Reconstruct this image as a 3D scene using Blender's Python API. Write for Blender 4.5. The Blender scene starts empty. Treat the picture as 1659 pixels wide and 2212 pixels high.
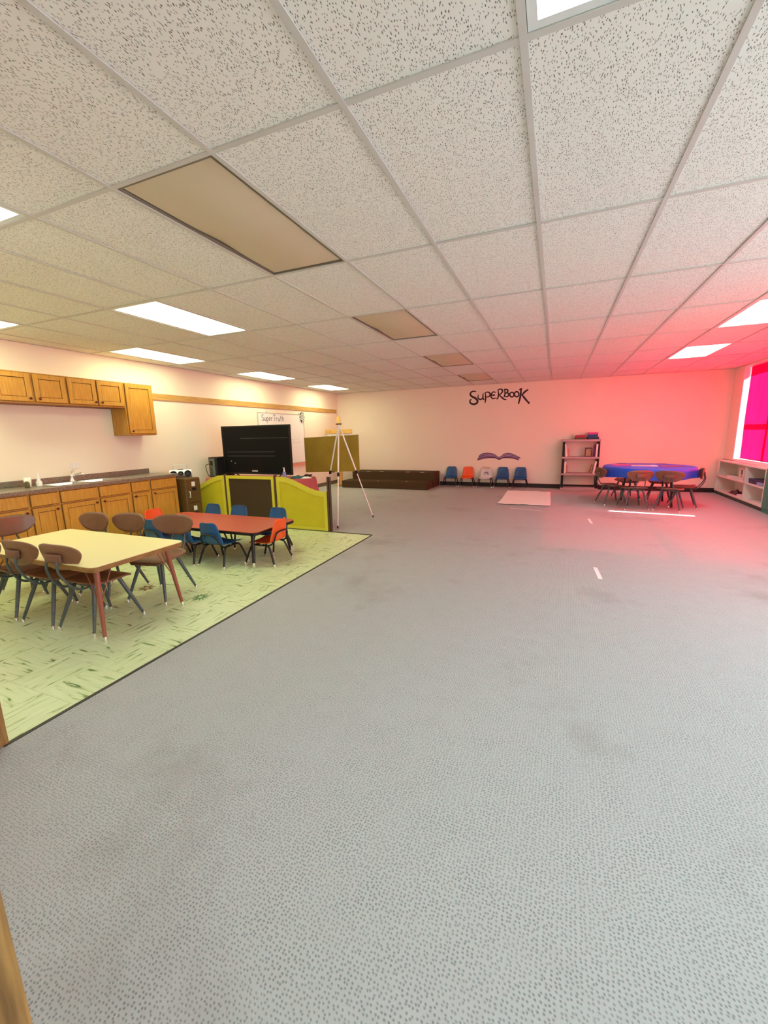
import bpy, math, random
from mathutils import Vector, Matrix

# ------------------------------------------------------------------ camera
sc = bpy.context.scene
C = sc.collection
random.seed(4)
PI = math.pi
cam = bpy.data.cameras.new('camera')
cam.sensor_fit = 'HORIZONTAL'; cam.sensor_width = 36.0
cam.lens = 888.38 / 1659 * 36.0
cam.clip_start = 0.02
cam_o = bpy.data.objects.new('camera', cam)
yaw, pitch, roll = math.radians(22.566), math.radians(10.836), math.radians(-1.2414)
Fv = Vector((-math.sin(yaw) * math.cos(pitch), math.cos(yaw) * math.cos(pitch), -math.sin(pitch)))
R0 = Vector((math.cos(yaw), math.sin(yaw), 0)); U0 = R0.cross(Fv)
Rv = R0 * math.cos(roll) + U0 * math.sin(roll)
Uv = U0 * math.cos(roll) - R0 * math.sin(roll)
cam_o.matrix_world = Matrix(((Rv.x, Uv.x, -Fv.x, 0), (Rv.y, Uv.y, -Fv.y, 0), (Rv.z, Uv.z, -Fv.z, 1.42), (0, 0, 0, 1)))
C.objects.link(cam_o); sc.camera = cam_o

# ------------------------------------------------------------------ sky, sun, exposure
w = bpy.data.worlds.new('sky'); sc.world = w; w.use_nodes = True
bg = w.node_tree.nodes['Background']
bg.inputs['Color'].default_value = (0.72, 0.86, 1.0, 1); bg.inputs['Strength'].default_value = 2.2
sun = bpy.data.lights.new('sun', 'SUN'); sun.energy = 43.0; sun.angle = math.radians(0.6); sun.color = (1.0, 0.95, 0.88)
sun_o = bpy.data.objects.new('sun', sun); C.objects.link(sun_o)
sun_o.rotation_euler = Vector((-0.995, 0.10, -0.66)).to_track_quat('-Z', 'Y').to_euler()
vs = sc.view_settings
sc.display_settings.display_device = 'sRGB'
vs.view_transform = 'Standard'; vs.look = 'None'; vs.exposure = 0.08; vs.gamma = 1.0; vs.use_curve_mapping = False
TROFFER = 9.5
sc.cycles.use_denoising = True
sc.cycles.max_bounces = 10; sc.cycles.diffuse_bounces = 6
sc.cycles.sample_clamp_indirect = 8.0

# ------------------------------------------------------------------ material helpers
def srgb(r, g, b):
    f = lambda c: c / 12.92 if c <= 0.04045 else ((c + 0.055) / 1.055) ** 2.4
    return (f(r / 255), f(g / 255), f(b / 255), 1)

def mat(name, col, rough=0.6, metal=0.0, var=None, bump=None, stretch=(1, 1, 1), coat=0.0, spec=0.5):
    """Principled material; var=(scale, colour2, amount) noise variation, bump=(scale, strength)."""
    m = bpy.data.materials.new(name); m.use_nodes = True
    nt = m.node_tree; b = nt.nodes['Principled BSDF']
    col = tuple(col) + ((1,) if len(col) == 3 else ())
    b.inputs['Base Color'].default_value = col
    b.inputs['Roughness'].default_value = rough; b.inputs['Metallic'].default_value = metal
    b.inputs['Coat Weight'].default_value = coat; b.inputs['Specular IOR Level'].default_value = spec
    if var or bump:
        tc = nt.nodes.new('ShaderNodeTexCoord'); mp = nt.nodes.new('ShaderNodeMapping')
        mp.inputs['Scale'].default_value = stretch
        nt.links.new(tc.outputs['Object'], mp.inputs['Vector'])
    if var:
        n = nt.nodes.new('ShaderNodeTexNoise'); n.inputs['Scale'].default_value = var[0]; n.inputs['Detail'].default_value = 5
        nt.links.new(mp.outputs['Vector'], n.inputs['Vector'])
        rp = nt.nodes.new('ShaderNodeValToRGB')
        rp.color_ramp.elements[0].position = 0.35; rp.color_ramp.elements[1].position = 0.68
        c2 = tuple(var[1]) + ((1,) if len(var[1]) == 3 else ())
        a = var[2]
        rp.color_ramp.elements[0].color = tuple(col[i] * (1 - a) + c2[i] * a for i in range(3)) + (1,)
        rp.color_ramp.elements[1].color = col
        nt.links.new(n.outputs['Fac'], rp.inputs['Fac']); nt.links.new(rp.outputs['Color'], b.inputs['Base Color'])
    if bump:
        n2 = nt.nodes.new('ShaderNodeTexNoise'); n2.inputs['Scale'].default_value = bump[0]; n2.inputs['Detail'].default_value = 3
        nt.links.new(mp.outputs['Vector'], n2.inputs['Vector'])
        bp = nt.nodes.new('ShaderNodeBump'); bp.inputs['Strength'].default_value = bump[1]; bp.inputs['Distance'].default_value = 0.003
        nt.links.new(n2.outputs['Fac'], bp.inputs['Height']); nt.links.new(bp.outputs['Normal'], b.inputs['Normal'])
    return m

def emit(name, col, strength):
    m = bpy.data.materials.new(name); m.use_nodes = True
    nt = m.node_tree; nt.nodes.clear()
    e = nt.nodes.new('ShaderNodeEmission'); o = nt.nodes.new('ShaderNodeOutputMaterial')
    e.inputs['Color'].default_value = tuple(col) + (1,); e.inputs['Strength'].default_value = strength
    nt.links.new(e.outputs[0], o.inputs[0])
    return m

def shade_mat(name, col, sheer):
    """Thin woven window cloth: light soaks through (translucent), a share passes straight (sheer weave)."""
    m = bpy.data.materials.new(name); m.use_nodes = True
    nt = m.node_tree; nt.nodes.clear(); L = nt.links.new
    o = nt.nodes.new('ShaderNodeOutputMaterial')
    tr = nt.nodes.new('ShaderNodeBsdfTranslucent'); tp = nt.nodes.new('ShaderNodeBsdfTransparent'); df = nt.nodes.new('ShaderNodeBsdfDiffuse')
    tc = nt.nodes.new('ShaderNodeTexCoord'); n = nt.nodes.new('ShaderNodeTexNoise'); n.inputs['Scale'].default_value = 3.0; n.inputs['Detail'].default_value = 4
    mp = nt.nodes.new('ShaderNodeMapping'); mp.inputs['Scale'].default_value = (1, 1.6, 0.5)
    L(tc.outputs['Object'], mp.inputs['Vector']); L(mp.outputs['Vector'], n.inputs['Vector'])
    rp = nt.nodes.new('ShaderNodeValToRGB')
    rp.color_ramp.elements[0].position = 0.3; rp.color_ramp.elements[1].position = 0.7
    rp.color_ramp.elements[0].color = tuple(c * 0.78 for c in col) + (1,); rp.color_ramp.elements[1].color = tuple(col) + (1,)
    L(n.outputs['Fac'], rp.inputs['Fac']); L(rp.outputs['Color'], tr.inputs['Color']); L(rp.outputs['Color'], df.inputs['Color'])
    tp.inputs['Color'].default_value = tuple(col) + (1,)
    m1 = nt.nodes.new('ShaderNodeMixShader'); m1.inputs[0].default_value = 0.22
    L(tr.outputs[0], m1.inputs[1]); L(df.outputs[0], m1.inputs[2])
    m2 = nt.nodes.new('ShaderNodeMixShader'); m2.inputs[0].default_value = sheer
    L(m1.outputs[0], m2.inputs[1]); L(tp.outputs[0], m2.inputs[2]); L(m2.outputs[0], o.inputs[0])
    return m

def glass_pane_mat():
    m = bpy.data.materials.new('window_glass'); m.use_nodes = True
    nt = m.node_tree; nt.nodes.clear(); L = nt.links.new
    o = nt.nodes.new('ShaderNodeOutputMaterial'); t = nt.nodes.new('ShaderNodeBsdfTransparent'); g = nt.nodes.new('ShaderNodeBsdfGlossy')
    g.inputs['Roughness'].default_value = 0.02; mx = nt.nodes.new('ShaderNodeMixShader'); mx.inputs[0].default_value = 0.06
    L(t.outputs[0], mx.inputs[1]); L(g.outputs[0], mx.inputs[2]); L(mx.outputs[0], o.inputs[0])
    return m

def carpet_mat():
    m = mat('carpet_loop', (0.36, 0.37, 0.375), 0.95, spec=0.1)
    nt = m.node_tree; L = nt.links.new; b = nt.nodes['Principled BSDF']
    tc = nt.nodes.new('ShaderNodeTexCoord')
    mp = nt.nodes.new('ShaderNodeMapping'); mp.inputs['Rotation'].default_value = (0, 0, 0.02); mp.inputs['Scale'].default_value = (80, 88, 52)
    L(tc.outputs['Object'], mp.inputs['Vector'])
    v = nt.nodes.new('ShaderNodeTexVoronoi'); v.voronoi_dimensions = '2D'; v.inputs['Scale'].default_value = 1.0; v.inputs['Randomness'].default_value = 0.55
    L(mp.outputs['Vector'], v.inputs['Vector'])
    dots = nt.nodes.new('ShaderNodeMapRange'); dots.inputs['From Min'].default_value = 0.05; dots.inputs['From Max'].default_value = 0.36
    L(v.outputs['Distance'], dots.inputs['Value'])                      # 0 in the hollow of a loop, 1 around it
    n1 = nt.nodes.new('ShaderNodeTexNoise'); n1.inputs['Scale'].default_value = 9.0; n1.inputs['Detail'].default_value = 3
    L(tc.outputs['Object'], n1.inputs['Vector'])
    r1 = nt.nodes.new('ShaderNodeMapRange'); r1.inputs['From Min'].default_value = 0.3; r1.inputs['From Max'].default_value = 0.75
    r1.inputs['To Min'].default_value = 0.35; r1.inputs['To Max'].default_value = 0.9
    L(n1.outputs['Fac'], r1.inputs['Value'])
    inv = nt.nodes.new('ShaderNodeMath'); inv.operation = 'SUBTRACT'; inv.inputs[0].default_value = 1.0; L(dots.outputs[0], inv.inputs[1])
    mul = nt.nodes.new('ShaderNodeMath'); mul.operation = 'MULTIPLY'; L(inv.outputs[0], mul.inputs[0]); L(r1.outputs[0], mul.inputs[1])
    mx = nt.nodes.new('ShaderNodeMix'); mx.data_type = 'RGBA'
    mx.inputs['A'].default_value = (0.42, 0.445, 0.445, 1); mx.inputs['B'].default_value = (0.17, 0.20, 0.205, 1)
    L(mul.outputs[0], mx.inputs['Factor'])
    # wear: broad soiled patches
    n2 = nt.nodes.new('ShaderNodeTexNoise'); n2.inputs['Scale'].default_value = 0.75; n2.inputs['Detail'].default_value = 6; n2.inputs['Roughness'].default_value = 0.65
    L(tc.outputs['Object'], n2.inputs['Vector'])
    r2 = nt.nodes.new('ShaderNodeMapRange'); r2.inputs['From Min'].default_value = 0.55; r2.inputs['From Max'].default_value = 0.78; r2.inputs['To Max'].default_value = 0.68
    L(n2.outputs['Fac'], r2.inputs['Value'])
    mx2 = nt.nodes.new('ShaderNodeMix'); mx2.data_type = 'RGBA'; mx2.inputs['B'].default_value = (0.21, 0.185, 0.165, 1)
    L(r2.outputs[0], mx2.inputs['Factor']); L(mx.outputs['Result'], mx2.inputs['A'])
    L(mx2.outputs['Result'], b.inputs['Base Color'])
    bp = nt.nodes.new('ShaderNodeBump'); bp.inputs['Strength'].default_value = 0.5; bp.inputs['Distance'].default_value = 0.004
    L(dots.outputs[0], bp.inputs['Height']); L(bp.outputs['Normal'], b.inputs['Normal'])
    return m

def fissure_mat():
    """Fissured acoustic tile: pale board with short dark pits."""
    m = mat('acoustic_tile', (0.8, 0.8, 0.76), 0.95, spec=0.05)
    nt = m.node_tree; L = nt.links.new; b = nt.nodes['Principled BSDF']
    tc = nt.nodes.new('ShaderNodeTexCoord'); oi = nt.nodes.new('ShaderNodeObjectInfo')
    add = nt.nodes.new('ShaderNodeVectorMath'); add.operation = 'MULTIPLY_ADD'
    L(oi.outputs['Random'], add.inputs[0]); add.inputs[1].default_value = (37, 23, 0); L(tc.outputs['Object'], add.inputs[2])
    nz = nt.nodes.new('ShaderNodeTexNoise'); nz.inputs['Scale'].default_value = 14; L(add.outputs[0], nz.inputs['Vector'])
    ds = nt.nodes.new('ShaderNodeVectorMath'); ds.operation = 'MULTIPLY_ADD'; ds.inputs[1].default_value = (0.03, 0.03, 0)
    L(nz.outputs['Color'], ds.inputs[0]); L(add.outputs[0], ds.inputs[2])
    prev = None
    for rot, sx, sy, t0, t1 in ((0.5, 150, 46, 0.12, 0.24), (-0.9, 170, 62, 0.10, 0.22)):
        mp = nt.nodes.new('ShaderNodeMapping'); mp.inputs['Rotation'].default_value = (0, 0, rot); mp.inputs['Scale'].default_value = (sx, sy, 1)
        L(ds.outputs[0], mp.inputs['Vector'])
        v = nt.nodes.new('ShaderNodeTexVoronoi'); v.voronoi_dimensions = '2D'; v.inputs['Scale'].default_value = 1
        L(mp.outputs['Vector'], v.inputs['Vector'])
        # only some cells carry a pit
        sp = nt.nodes.new('ShaderNodeSeparateColor'); L(v.outputs['Color'], sp.inputs[0])
        gt = nt.nodes.new('ShaderNodeMath'); gt.operation = 'GREATER_THAN'; gt.inputs[1].default_value = 0.60; L(sp.outputs[0], gt.inputs[0])
        mr = nt.nodes.new('ShaderNodeMapRange'); mr.inputs['From Min'].default_value = t1; mr.inputs['From Max'].default_value = t0
        L(v.outputs['Distance'], mr.inputs['Value'])
        ml = nt.nodes.new('ShaderNodeMath'); ml.operation = 'MULTIPLY'; L(mr.outputs[0], ml.inputs[0]); L(gt.outputs[0], ml.inputs[1])
        if prev is None: prev = ml
        else:
            mm = nt.nodes.new('ShaderNodeMath'); mm.operation = 'MAXIMUM'; L(prev.outputs[0], mm.inputs[0]); L(ml.outputs[0], mm.inputs[1]); prev = mm
    mx = nt.nodes.new('ShaderNodeMix'); mx.data_type = 'RGBA'
    mx.inputs['A'].default_value = (0.84, 0.84, 0.80, 1); mx.inputs['B'].default_value = (0.17, 0.16, 0.14, 1)
    L(prev.outputs[0], mx.inputs['Factor']); L(mx.outputs['Result'], b.inputs['Base Color'])
    bp = nt.nodes.new('ShaderNodeBump'); bp.inputs['Strength'].default_value = 0.6; bp.inputs['Distance'].default_value = 0.003; bp.invert = True
    L(prev.outputs[0], bp.inputs['Height']); L(bp.outputs['Normal'], b.inputs['Normal'])
    return m

def vinyl_mat():
    """Vinyl composition tile with streaks running one way (tiles are laid turned a quarter)."""
    m = mat('streaked_vinyl', (0.7, 0.76, 0.5), 0.38)
    nt = m.node_tree; L = nt.links.new; b = nt.nodes['Principled BSDF']
    tc = nt.nodes.new('ShaderNodeTexCoord'); oi = nt.nodes.new('ShaderNodeObjectInfo')
    add = nt.nodes.new('ShaderNodeVectorMath'); add.operation = 'MULTIPLY_ADD'
    L(oi.outputs['Random'], add.inputs[0]); add.inputs[1].default_value = (31, 17, 0); L(tc.outputs['Object'], add.inputs[2])
    mp = nt.nodes.new('ShaderNodeMapping'); mp.inputs['Scale'].default_value = (5.5, 42, 1); L(add.outputs[0], mp.inputs['Vector'])
    n = nt.nodes.new('ShaderNodeTexNoise'); n.noise_dimensions = '2D'; n.inputs['Scale'].default_value = 1; n.inputs['Detail'].default_value = 3; n.inputs['Distortion'].default_value = 0.5
    L(mp.outputs['Vector'], n.inputs['Vector'])
    r = nt.nodes.new('ShaderNodeValToRGB'); e = r.color_ramp.elements
    e[0].position = 0.25; e[0].color = (0.07, 0.13, 0.045, 1)
    e[1].position = 0.32; e[1].color = (0.36, 0.49, 0.20, 1)
    e.new(0.40).color = (0.58, 0.70, 0.41, 1); e.new(0.70).color = (0.65, 0.76, 0.48, 1)
    L(n.outputs['Fac'], r.inputs['Fac']); L(r.outputs['Color'], b.inputs['Base Color'])
    return m

M = {}
M['wall'] = mat('painted_wall', (0.86, 0.775, 0.67), 0.8, var=(1.2, (0.83, 0.74, 0.63), 0.6), bump=(140, 0.12))
M['plenum'] = mat('plenum', (0.3, 0.29, 0.27), 0.9)
M['tbar'] = mat('ceiling_grid_enamel', (0.60, 0.59, 0.56), 0.5)
M['tile'] = fissure_mat()
M['carpet'] = carpet_mat()
M['vinyl'] = vinyl_mat()
M['adhesive'] = mat('tile_adhesive', (0.16, 0.15, 0.09), 0.9)
M['base'] = mat('vinyl_cove_base', (0.022, 0.014, 0.014), 0.55)
M['base_grey'] = mat('cove_base_grey', (0.16, 0.12, 0.075), 0.6)
M['oak'] = mat('honey_oak', (0.58, 0.31, 0.05), 0.42, var=(9, (0.44, 0.20, 0.025), 0.85), stretch=(6, 6, 0.6), bump=(60, 0.08))
M['oak_dark'] = mat('oak_shadow_gap', (0.16, 0.07, 0.02), 0.6)  # dark brown painted in for shade at door gaps; also the toe kick
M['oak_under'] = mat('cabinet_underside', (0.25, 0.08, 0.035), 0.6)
M['casing'] = mat('stained_casing', (0.36, 0.20, 0.055), 0.5, var=(7, (0.13, 0.06, 0.015), 0.9), stretch=(9, 9, 0.6))
M['strip'] = mat('pine_strip', (0.58, 0.36, 0.12), 0.5, var=(6, (0.45, 0.24, 0.06), 0.8), stretch=(2, 0.7, 6))
M['counter'] = mat('laminate_counter', (0.24, 0.21, 0.165), 0.3, var=(55, (0.12, 0.09, 0.07), 0.9))
M['steel'] = mat('stainless', (0.52, 0.53, 0.53), 0.3, 1.0)
M['chrome'] = mat('chrome', (0.85, 0.85, 0.86), 0.12, 1.0)
M['knob'] = mat('bronze_knob', (0.10, 0.018, 0.016), 0.3, 0.4)
M['white'] = mat('white_paint', (0.80, 0.80, 0.78), 0.5)
M['white_plastic'] = mat('white_plastic', (0.78, 0.78, 0.79), 0.35)
M['paper'] = mat('paper_white', (0.85, 0.84, 0.83), 0.85)
M['black'] = mat('black_plastic', (0.010, 0.010, 0.011), 0.45, spec=0.3)
M['black_gloss'] = mat('black_gloss', (0.004, 0.004, 0.005), 0.5, spec=0.15)
M['black_metal'] = mat('black_tube', (0.014, 0.014, 0.016), 0.35, 0.3)
M['grey_leg'] = mat('grey_enamel_tube', (0.085, 0.115, 0.125), 0.4, 0.2, var=(30, (0.05, 0.07, 0.075), 0.5))
M['brown_shell'] = mat('brown_laminate', (0.205, 0.09, 0.052), 0.42, var=(12, (0.16, 0.068, 0.04), 0.6), coat=0.1)
M['brown_edge'] = mat('brown_laminate_back', (0.15, 0.062, 0.04), 0.5)
M['yellow_top'] = mat('cream_yellow_laminate', (0.83, 0.76, 0.41), 0.35, var=(2, (0.78, 0.72, 0.37), 0.5))
M['wood_band'] = mat('wood_edge_band', (0.30, 0.155, 0.04), 0.45, var=(14, (0.18, 0.08, 0.02), 0.7), stretch=(1, 1, 6))
M['rust_leg'] = mat('rust_red_tube', (0.30, 0.085, 0.05), 0.42, 0.1)
M['red_top'] = mat('red_laminate', (0.47, 0.058, 0.028), 0.36, var=(3, (0.42, 0.05, 0.025), 0.5))
M['blue_shell'] = mat('blue_plastic', (0.012, 0.085, 0.25), 0.4)
M['orange_shell'] = mat('orange_plastic', (0.78, 0.10, 0.015), 0.38)
M['pale_shell'] = mat('pale_grey_plastic', (0.62, 0.63, 0.66), 0.45)
M['yellow_panel'] = mat('mustard_fabric_panel', (0.57, 0.47, 0.012), 0.7, var=(5, (0.50, 0.40, 0.008), 0.6), bump=(160, 0.15))
M['yellow_frame'] = mat('mustard_frame', (0.64, 0.55, 0.045), 0.5)
M['brown_panel'] = mat('dark_brown_panel', (0.045, 0.022, 0.008), 0.75, bump=(120, 0.1))
M['brown_post'] = mat('brown_post', (0.10, 0.045, 0.022), 0.5, var=(10, (0.05, 0.02, 0.01), 0.8), stretch=(6, 6, 0.5))
M['file'] = mat('brown_file_metal', (0.12, 0.065, 0.02), 0.45, 0.1)
M['silver'] = mat('silver_plastic', (0.62, 0.62, 0.63), 0.3, 0.5)
M['alu'] = mat('aluminium_tube', (0.82, 0.81, 0.80), 0.4, 0.45)
M['cork'] = mat('brown_hardboard', (0.36, 0.225, 0.02), 0.75, var=(4, (0.27, 0.16, 0.012), 0.7))
M['pine'] = mat('pine_wood', (0.72, 0.44, 0.13), 0.5, var=(6, (0.6, 0.34, 0.08), 0.7), stretch=(5, 5, 0.7))
M['riser'] = mat('brown_riser_carpet', (0.10, 0.066, 0.034), 0.95, var=(40, (0.05, 0.032, 0.016), 0.8), bump=(200, 0.4), spec=0.1)
M['rose'] = mat('rose_cloth', (0.47, 0.125, 0.125), 0.85, var=(8, (0.40, 0.10, 0.10), 0.6))
M['blue_cloth'] = mat('royal_blue_cloth', (0.010, 0.10, 0.80), 0.5, var=(6, (0.008, 0.075, 0.66), 0.6))
M['shelf_grey'] = mat('grey_shelf_plastic', (0.46, 0.37, 0.38), 0.55)
M['whiteboard'] = mat('whiteboard_face', (0.86, 0.86, 0.88), 0.15)
M['ink'] = mat('marker_ink', (0.10, 0.12, 0.20), 0.6)
M['ridge'] = mat('grey_ridge', (0.05, 0.05, 0.052), 0.4)
M['ink_pale'] = mat('faded_marker_ink', (0.45, 0.48, 0.55), 0.6)
M['mural_dark'] = mat('mural_dark_paint', (0.030, 0.010, 0.018), 0.6)
M['mural_purple'] = mat('mural_purple_paint', (0.13, 0.06, 0.19), 0.6, var=(10, (0.24, 0.13, 0.28), 0.8), stretch=(1, 1, 5))
M['mural_line'] = mat('mural_page_line', (0.50, 0.36, 0.52), 0.6)
M['green_paint'] = mat('green_paint', (0.04, 0.27, 0.19), 0.5)
M['green_dark'] = mat('dark_green_kick', (0.035, 0.075, 0.06), 0.6)
M['shelf_paint'] = mat('off_white_shelf_paint', (0.80, 0.78, 0.70), 0.55)
M['win_frame'] = mat('window_frame_white', (0.78, 0.84, 0.87), 0.4)
M['glass'] = glass_pane_mat()
M['pink_shade'] = shade_mat('pink_shade_cloth', (0.95, 0.0025, 0.036), 0.045)
M['fill_shade'] = shade_mat('fill_shade_cloth', (0.62, 0.76, 0.82), 0.0)  # cloth of the added unseen shades that give cool fill light
M['dead_lens'] = mat('aged_lens', (0.66, 0.56, 0.41), 0.55, var=(1.5, (0.60, 0.50, 0.36), 0.6))
M['aged_frame'] = mat('aged_troffer_frame', (0.20, 0.17, 0.13), 0.5)
M['lens_cool'] = emit('lit_lens_cool', (0.82, 0.99, 1.0), TROFFER)
M['lens_warm'] = emit('lit_lens_warm', (0.94, 0.98, 0.57), TROFFER * 1.25)
M['troffer'] = mat('troffer_enamel', (0.75, 0.78, 0.78), 0.4)
M['bluebook'] = mat('blue_cover', (0.02, 0.07, 0.24), 0.45)
M['navy'] = mat('navy_cover', (0.012, 0.03, 0.10), 0.5)
M['redbook'] = mat('crimson_cover', (0.40, 0.02, 0.06), 0.5)
M['pinkbook'] = mat('magenta_cover', (0.62, 0.06, 0.28), 0.5)
M['salmon'] = mat('salmon_cover', (0.75, 0.30, 0.22), 0.5)
M['olive'] = mat('olive_cover', (0.10, 0.09, 0.03), 0.6)
M['purple'] = mat('purple_cover', (0.20, 0.04, 0.20), 0.5)
M['tan'] = mat('tan_print', (0.55, 0.40, 0.22), 0.6, var=(30, (0.2, 0.12, 0.05), 0.8))
M['amber'] = mat('amber_print', (0.72, 0.38, 0.05), 0.5)
M['darkprint'] = mat('dark_print', (0.05, 0.03, 0.05), 0.5)
M['ltblue'] = mat('pale_blue_box', (0.30, 0.40, 0.62), 0.5)
M['teal'] = mat('teal_cloth', (0.02, 0.09, 0.11), 0.7)
M['lens_clear'] = mat('clear_cup', (0.80, 0.82, 0.78), 0.15)
M['sanitizer'] = mat('blue_bottle_gel', (0.22, 0.26, 0.55), 0.2)
M['decal_green'] = mat('green_flower_decal', (0.13, 0.27, 0.10), 0.6)
M['decal_brown'] = mat('brown_flower_decal', (0.20, 0.11, 0.03), 0.6)
M['tape'] = mat('white_tape', (0.85, 0.85, 0.86), 0.6)
M['trimstrip'] = mat('dark_transition_strip', (0.045, 0.04, 0.03), 0.6)
M['circuit'] = mat('grey_green_io_panel', (0.24, 0.27, 0.25), 0.45, 0.3, var=(60, (0.04, 0.07, 0.05), 0.9))
M['orange_paper'] = mat('orange_paper', (0.80, 0.25, 0.08), 0.8)

# ------------------------------------------------------------------ mesh helpers
class MB:
    def __init__(s): s.v = []; s.f = []; s.sm = []
    def add(s, vs, fs, smooth=False):
        o = len(s.v); s.v += [tuple(v) for v in vs]
        for f in fs: s.f.append(tuple(i + o for i in f)); s.sm.append(smooth)
        return s
    def box(s, x0, x1, y0, y1, z0, z1):
        v = [(x0, y0, z0), (x1, y0, z0), (x1, y1, z0), (x0, y1, z0), (x0, y0, z1), (x1, y0, z1), (x1, y1, z1), (x0, y1, z1)]
        return s.add(v, [(3, 2, 1, 0), (4, 5, 6, 7), (0, 1, 5, 4), (1, 2, 6, 5), (2, 3, 7, 6), (3, 0, 4, 7)])
    def tube(s, path, r, n=10, cap=True):
        """Round tube along a list of points; r a number or one radius per point."""
        P = [Vector(p) for p in path]
        rr = r if isinstance(r, (list, tuple)) else [r] * len(P)
        rings = []; nrm = None
        for i, p in enumerate(P):
            t = ((P[min(i + 1, len(P) - 1)] - P[max(i - 1, 0)])).normalized()
            if nrm is None:
                a = Vector((0, 0, 1)) if abs(t.z) < 0.9 else Vector((1, 0, 0))
                nrm = (a - t * a.dot(t)).normalized()
            else: nrm = (nrm - t * nrm.dot(t)).normalized()
            b = t.cross(nrm)
            rings.append([p + (nrm * math.cos(2 * PI * k / n) + b * math.sin(2 * PI * k / n)) * rr[i] for k in range(n)])
        vs = [q for rg in rings for q in rg]; fs = []
        for i in range(len(P) - 1):
            for k in range(n): fs.append((i * n + k, i * n + (k + 1) % n, (i + 1) * n + (k + 1) % n, (i + 1) * n + k))
        s.add(vs, fs, True)
        if cap:
            o = len(vs)
            s.add(rings[0], [tuple(range(n - 1, -1, -1))]); s.add(rings[-1], [tuple(range(n))])
        return s
    def lathe(s, c, prof, n=20, smooth=True):
        """Surface of revolution about z through c; prof = [(r, z)...] from bottom to top."""
        vs = []; fs = []
        for r, z in prof:
            for k in range(n): vs.append((c[0] + r * math.cos(2 * PI * k / n), c[1] + r * math.sin(2 * PI * k / n), c[2] + z))
        for i in range(len(prof) - 1):
            for k in range(n): fs.append((i * n + k, i * n + (k + 1) % n, (i + 1) * n + (k + 1) % n, (i + 1) * n + k))
        s.add(vs, fs, smooth)
        m = len(prof) - 1
        if prof[0][0] > 1e-5: s.add(vs[:n], [tuple(range(n - 1, -1, -1))])
        if prof[m][0] > 1e-5: s.add(vs[m * n:], [tuple(range(n))])
        return s
    def prism(s, pts, f0, f1):
        """Polygon pts extruded: f0/f1 map a 2-D point to the two faces."""
        n = len(pts); vs = [f0(*p) for p in pts] + [f1(*p) for p in pts]
        fs = [tuple(range(n - 1, -1, -1)), tuple(range(n, 2 * n))] + [(i, (i + 1) % n, n + (i + 1) % n, n + i) for i in range(n)]
        return s.add(vs, fs)
    def grid(s, fn, nu, nv, smooth=True):
        vs = [fn(i / nu, j / nv) for j in range(nv + 1) for i in range(nu + 1)]
        fs = [(j * (nu + 1) + i, j * (nu + 1) + i + 1, (j + 1) * (nu + 1) + i + 1, (j + 1) * (nu + 1) + i) for j in range(nv) for i in range(nu)]
        return s.add(vs, fs, smooth)
    def mesh(s, name, material):
        me = bpy.data.meshes.new(name); me.from_pydata(s.v, [], s.f)
        me.polygons.foreach_set('use_smooth', s.sm); me.update()
        if material: me.materials.append(M[material])
        return me
    def build(s, name, material, parent=None, loc=None, rotz=0, bevel=0, solid=0):
        o = bpy.data.objects.new(name, s.mesh(name, material)); C.objects.link(o)
        if parent: o.parent = parent
        if loc: o.location = loc
        o.rotation_euler.z = rotz
        if solid:
            md = o.modifiers.new('thickness', 'SOLIDIFY'); md.thickness = solid; md.offset = 0
        if bevel:
            md = o.modifiers.new('edge', 'BEVEL'); md.width = bevel; md.segments = 2; md.limit_method = 'ANGLE'
        return o

def tag(o, label=None, cat=None, group=None, kind=None):
    if label: o['label'] = label
    if cat: o['category'] = cat
    if group: o['group'] = group
    if kind: o['kind'] = kind
    return o
def thing(name, label, cat, loc=(0, 0, 0), rotz=0, group=None):
    o = bpy.data.objects.new(name, None); C.objects.link(o); o.empty_display_size = 0.05
    o.location = loc; o.rotation_euler.z = rotz
    return tag(o, label, cat, group)
def copy_tree(o, parent=None):
    c = o.copy(); C.objects.link(c)
    if parent: c.parent = parent
    for ch in list(o.children): copy_tree(ch, c)
    return c
def place(proto, used, loc, rotz, label, group):
    o = proto if not used else copy_tree(proto)
    o.location = loc; o.rotation_euler.z = rotz; o['label'] = label; o['group'] = group
    return o
def B(*a): return MB().box(*a)
def struct(o, label=None): return tag(o, label, None, None, 'structure')
def smooth_path(pts, n=6):
    """Catmull-Rom through pts (any dimension)."""
    out = []
    for i in range(len(pts) - 1):
        p0 = pts[max(i - 1, 0)]; p1 = pts[i]; p2 = pts[i + 1]; p3 = pts[min(i + 2, len(pts) - 1)]
        for k in range(n):
            t = k / n
            out.append(tuple(0.5 * (2 * b + (c - a) * t + (2 * a - 5 * b + 4 * c - d) * t * t + (-a + 3 * b - 3 * c + d) * t ** 3)
                             for a, b, c, d in zip(p0, p1, p2, p3)))
    out.append(tuple(pts[-1])); return out
def ribbon(mb, pts, w0, w1, f, taper=True, n=6):
    """Painted stroke of varying width through 2-D pts; f maps (u, v) to the wall."""
    P = smooth_path(pts, n); m = len(P)
    vs = []
    for i, p in enumerate(P):
        a = P[max(i - 1, 0)]; b = P[min(i + 1, m - 1)]
        tx, ty = b[0] - a[0], b[1] - a[1]; L = math.hypot(tx, ty) or 1
        t = i / (m - 1); ww = (w0 + (w1 - w0) * math.sin(PI * t)) if taper else w0 + (w1 - w0) * t
        nx, ny = -ty / L * ww / 2, tx / L * ww / 2
        vs += [f(p[0] + nx, p[1] + ny), f(p[0] - nx, p[1] - ny)]
    mb.add(vs, [(2 * i, 2 * i + 1, 2 * i + 3, 2 * i + 2) for i in range(m - 1)])
    return mb
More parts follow.
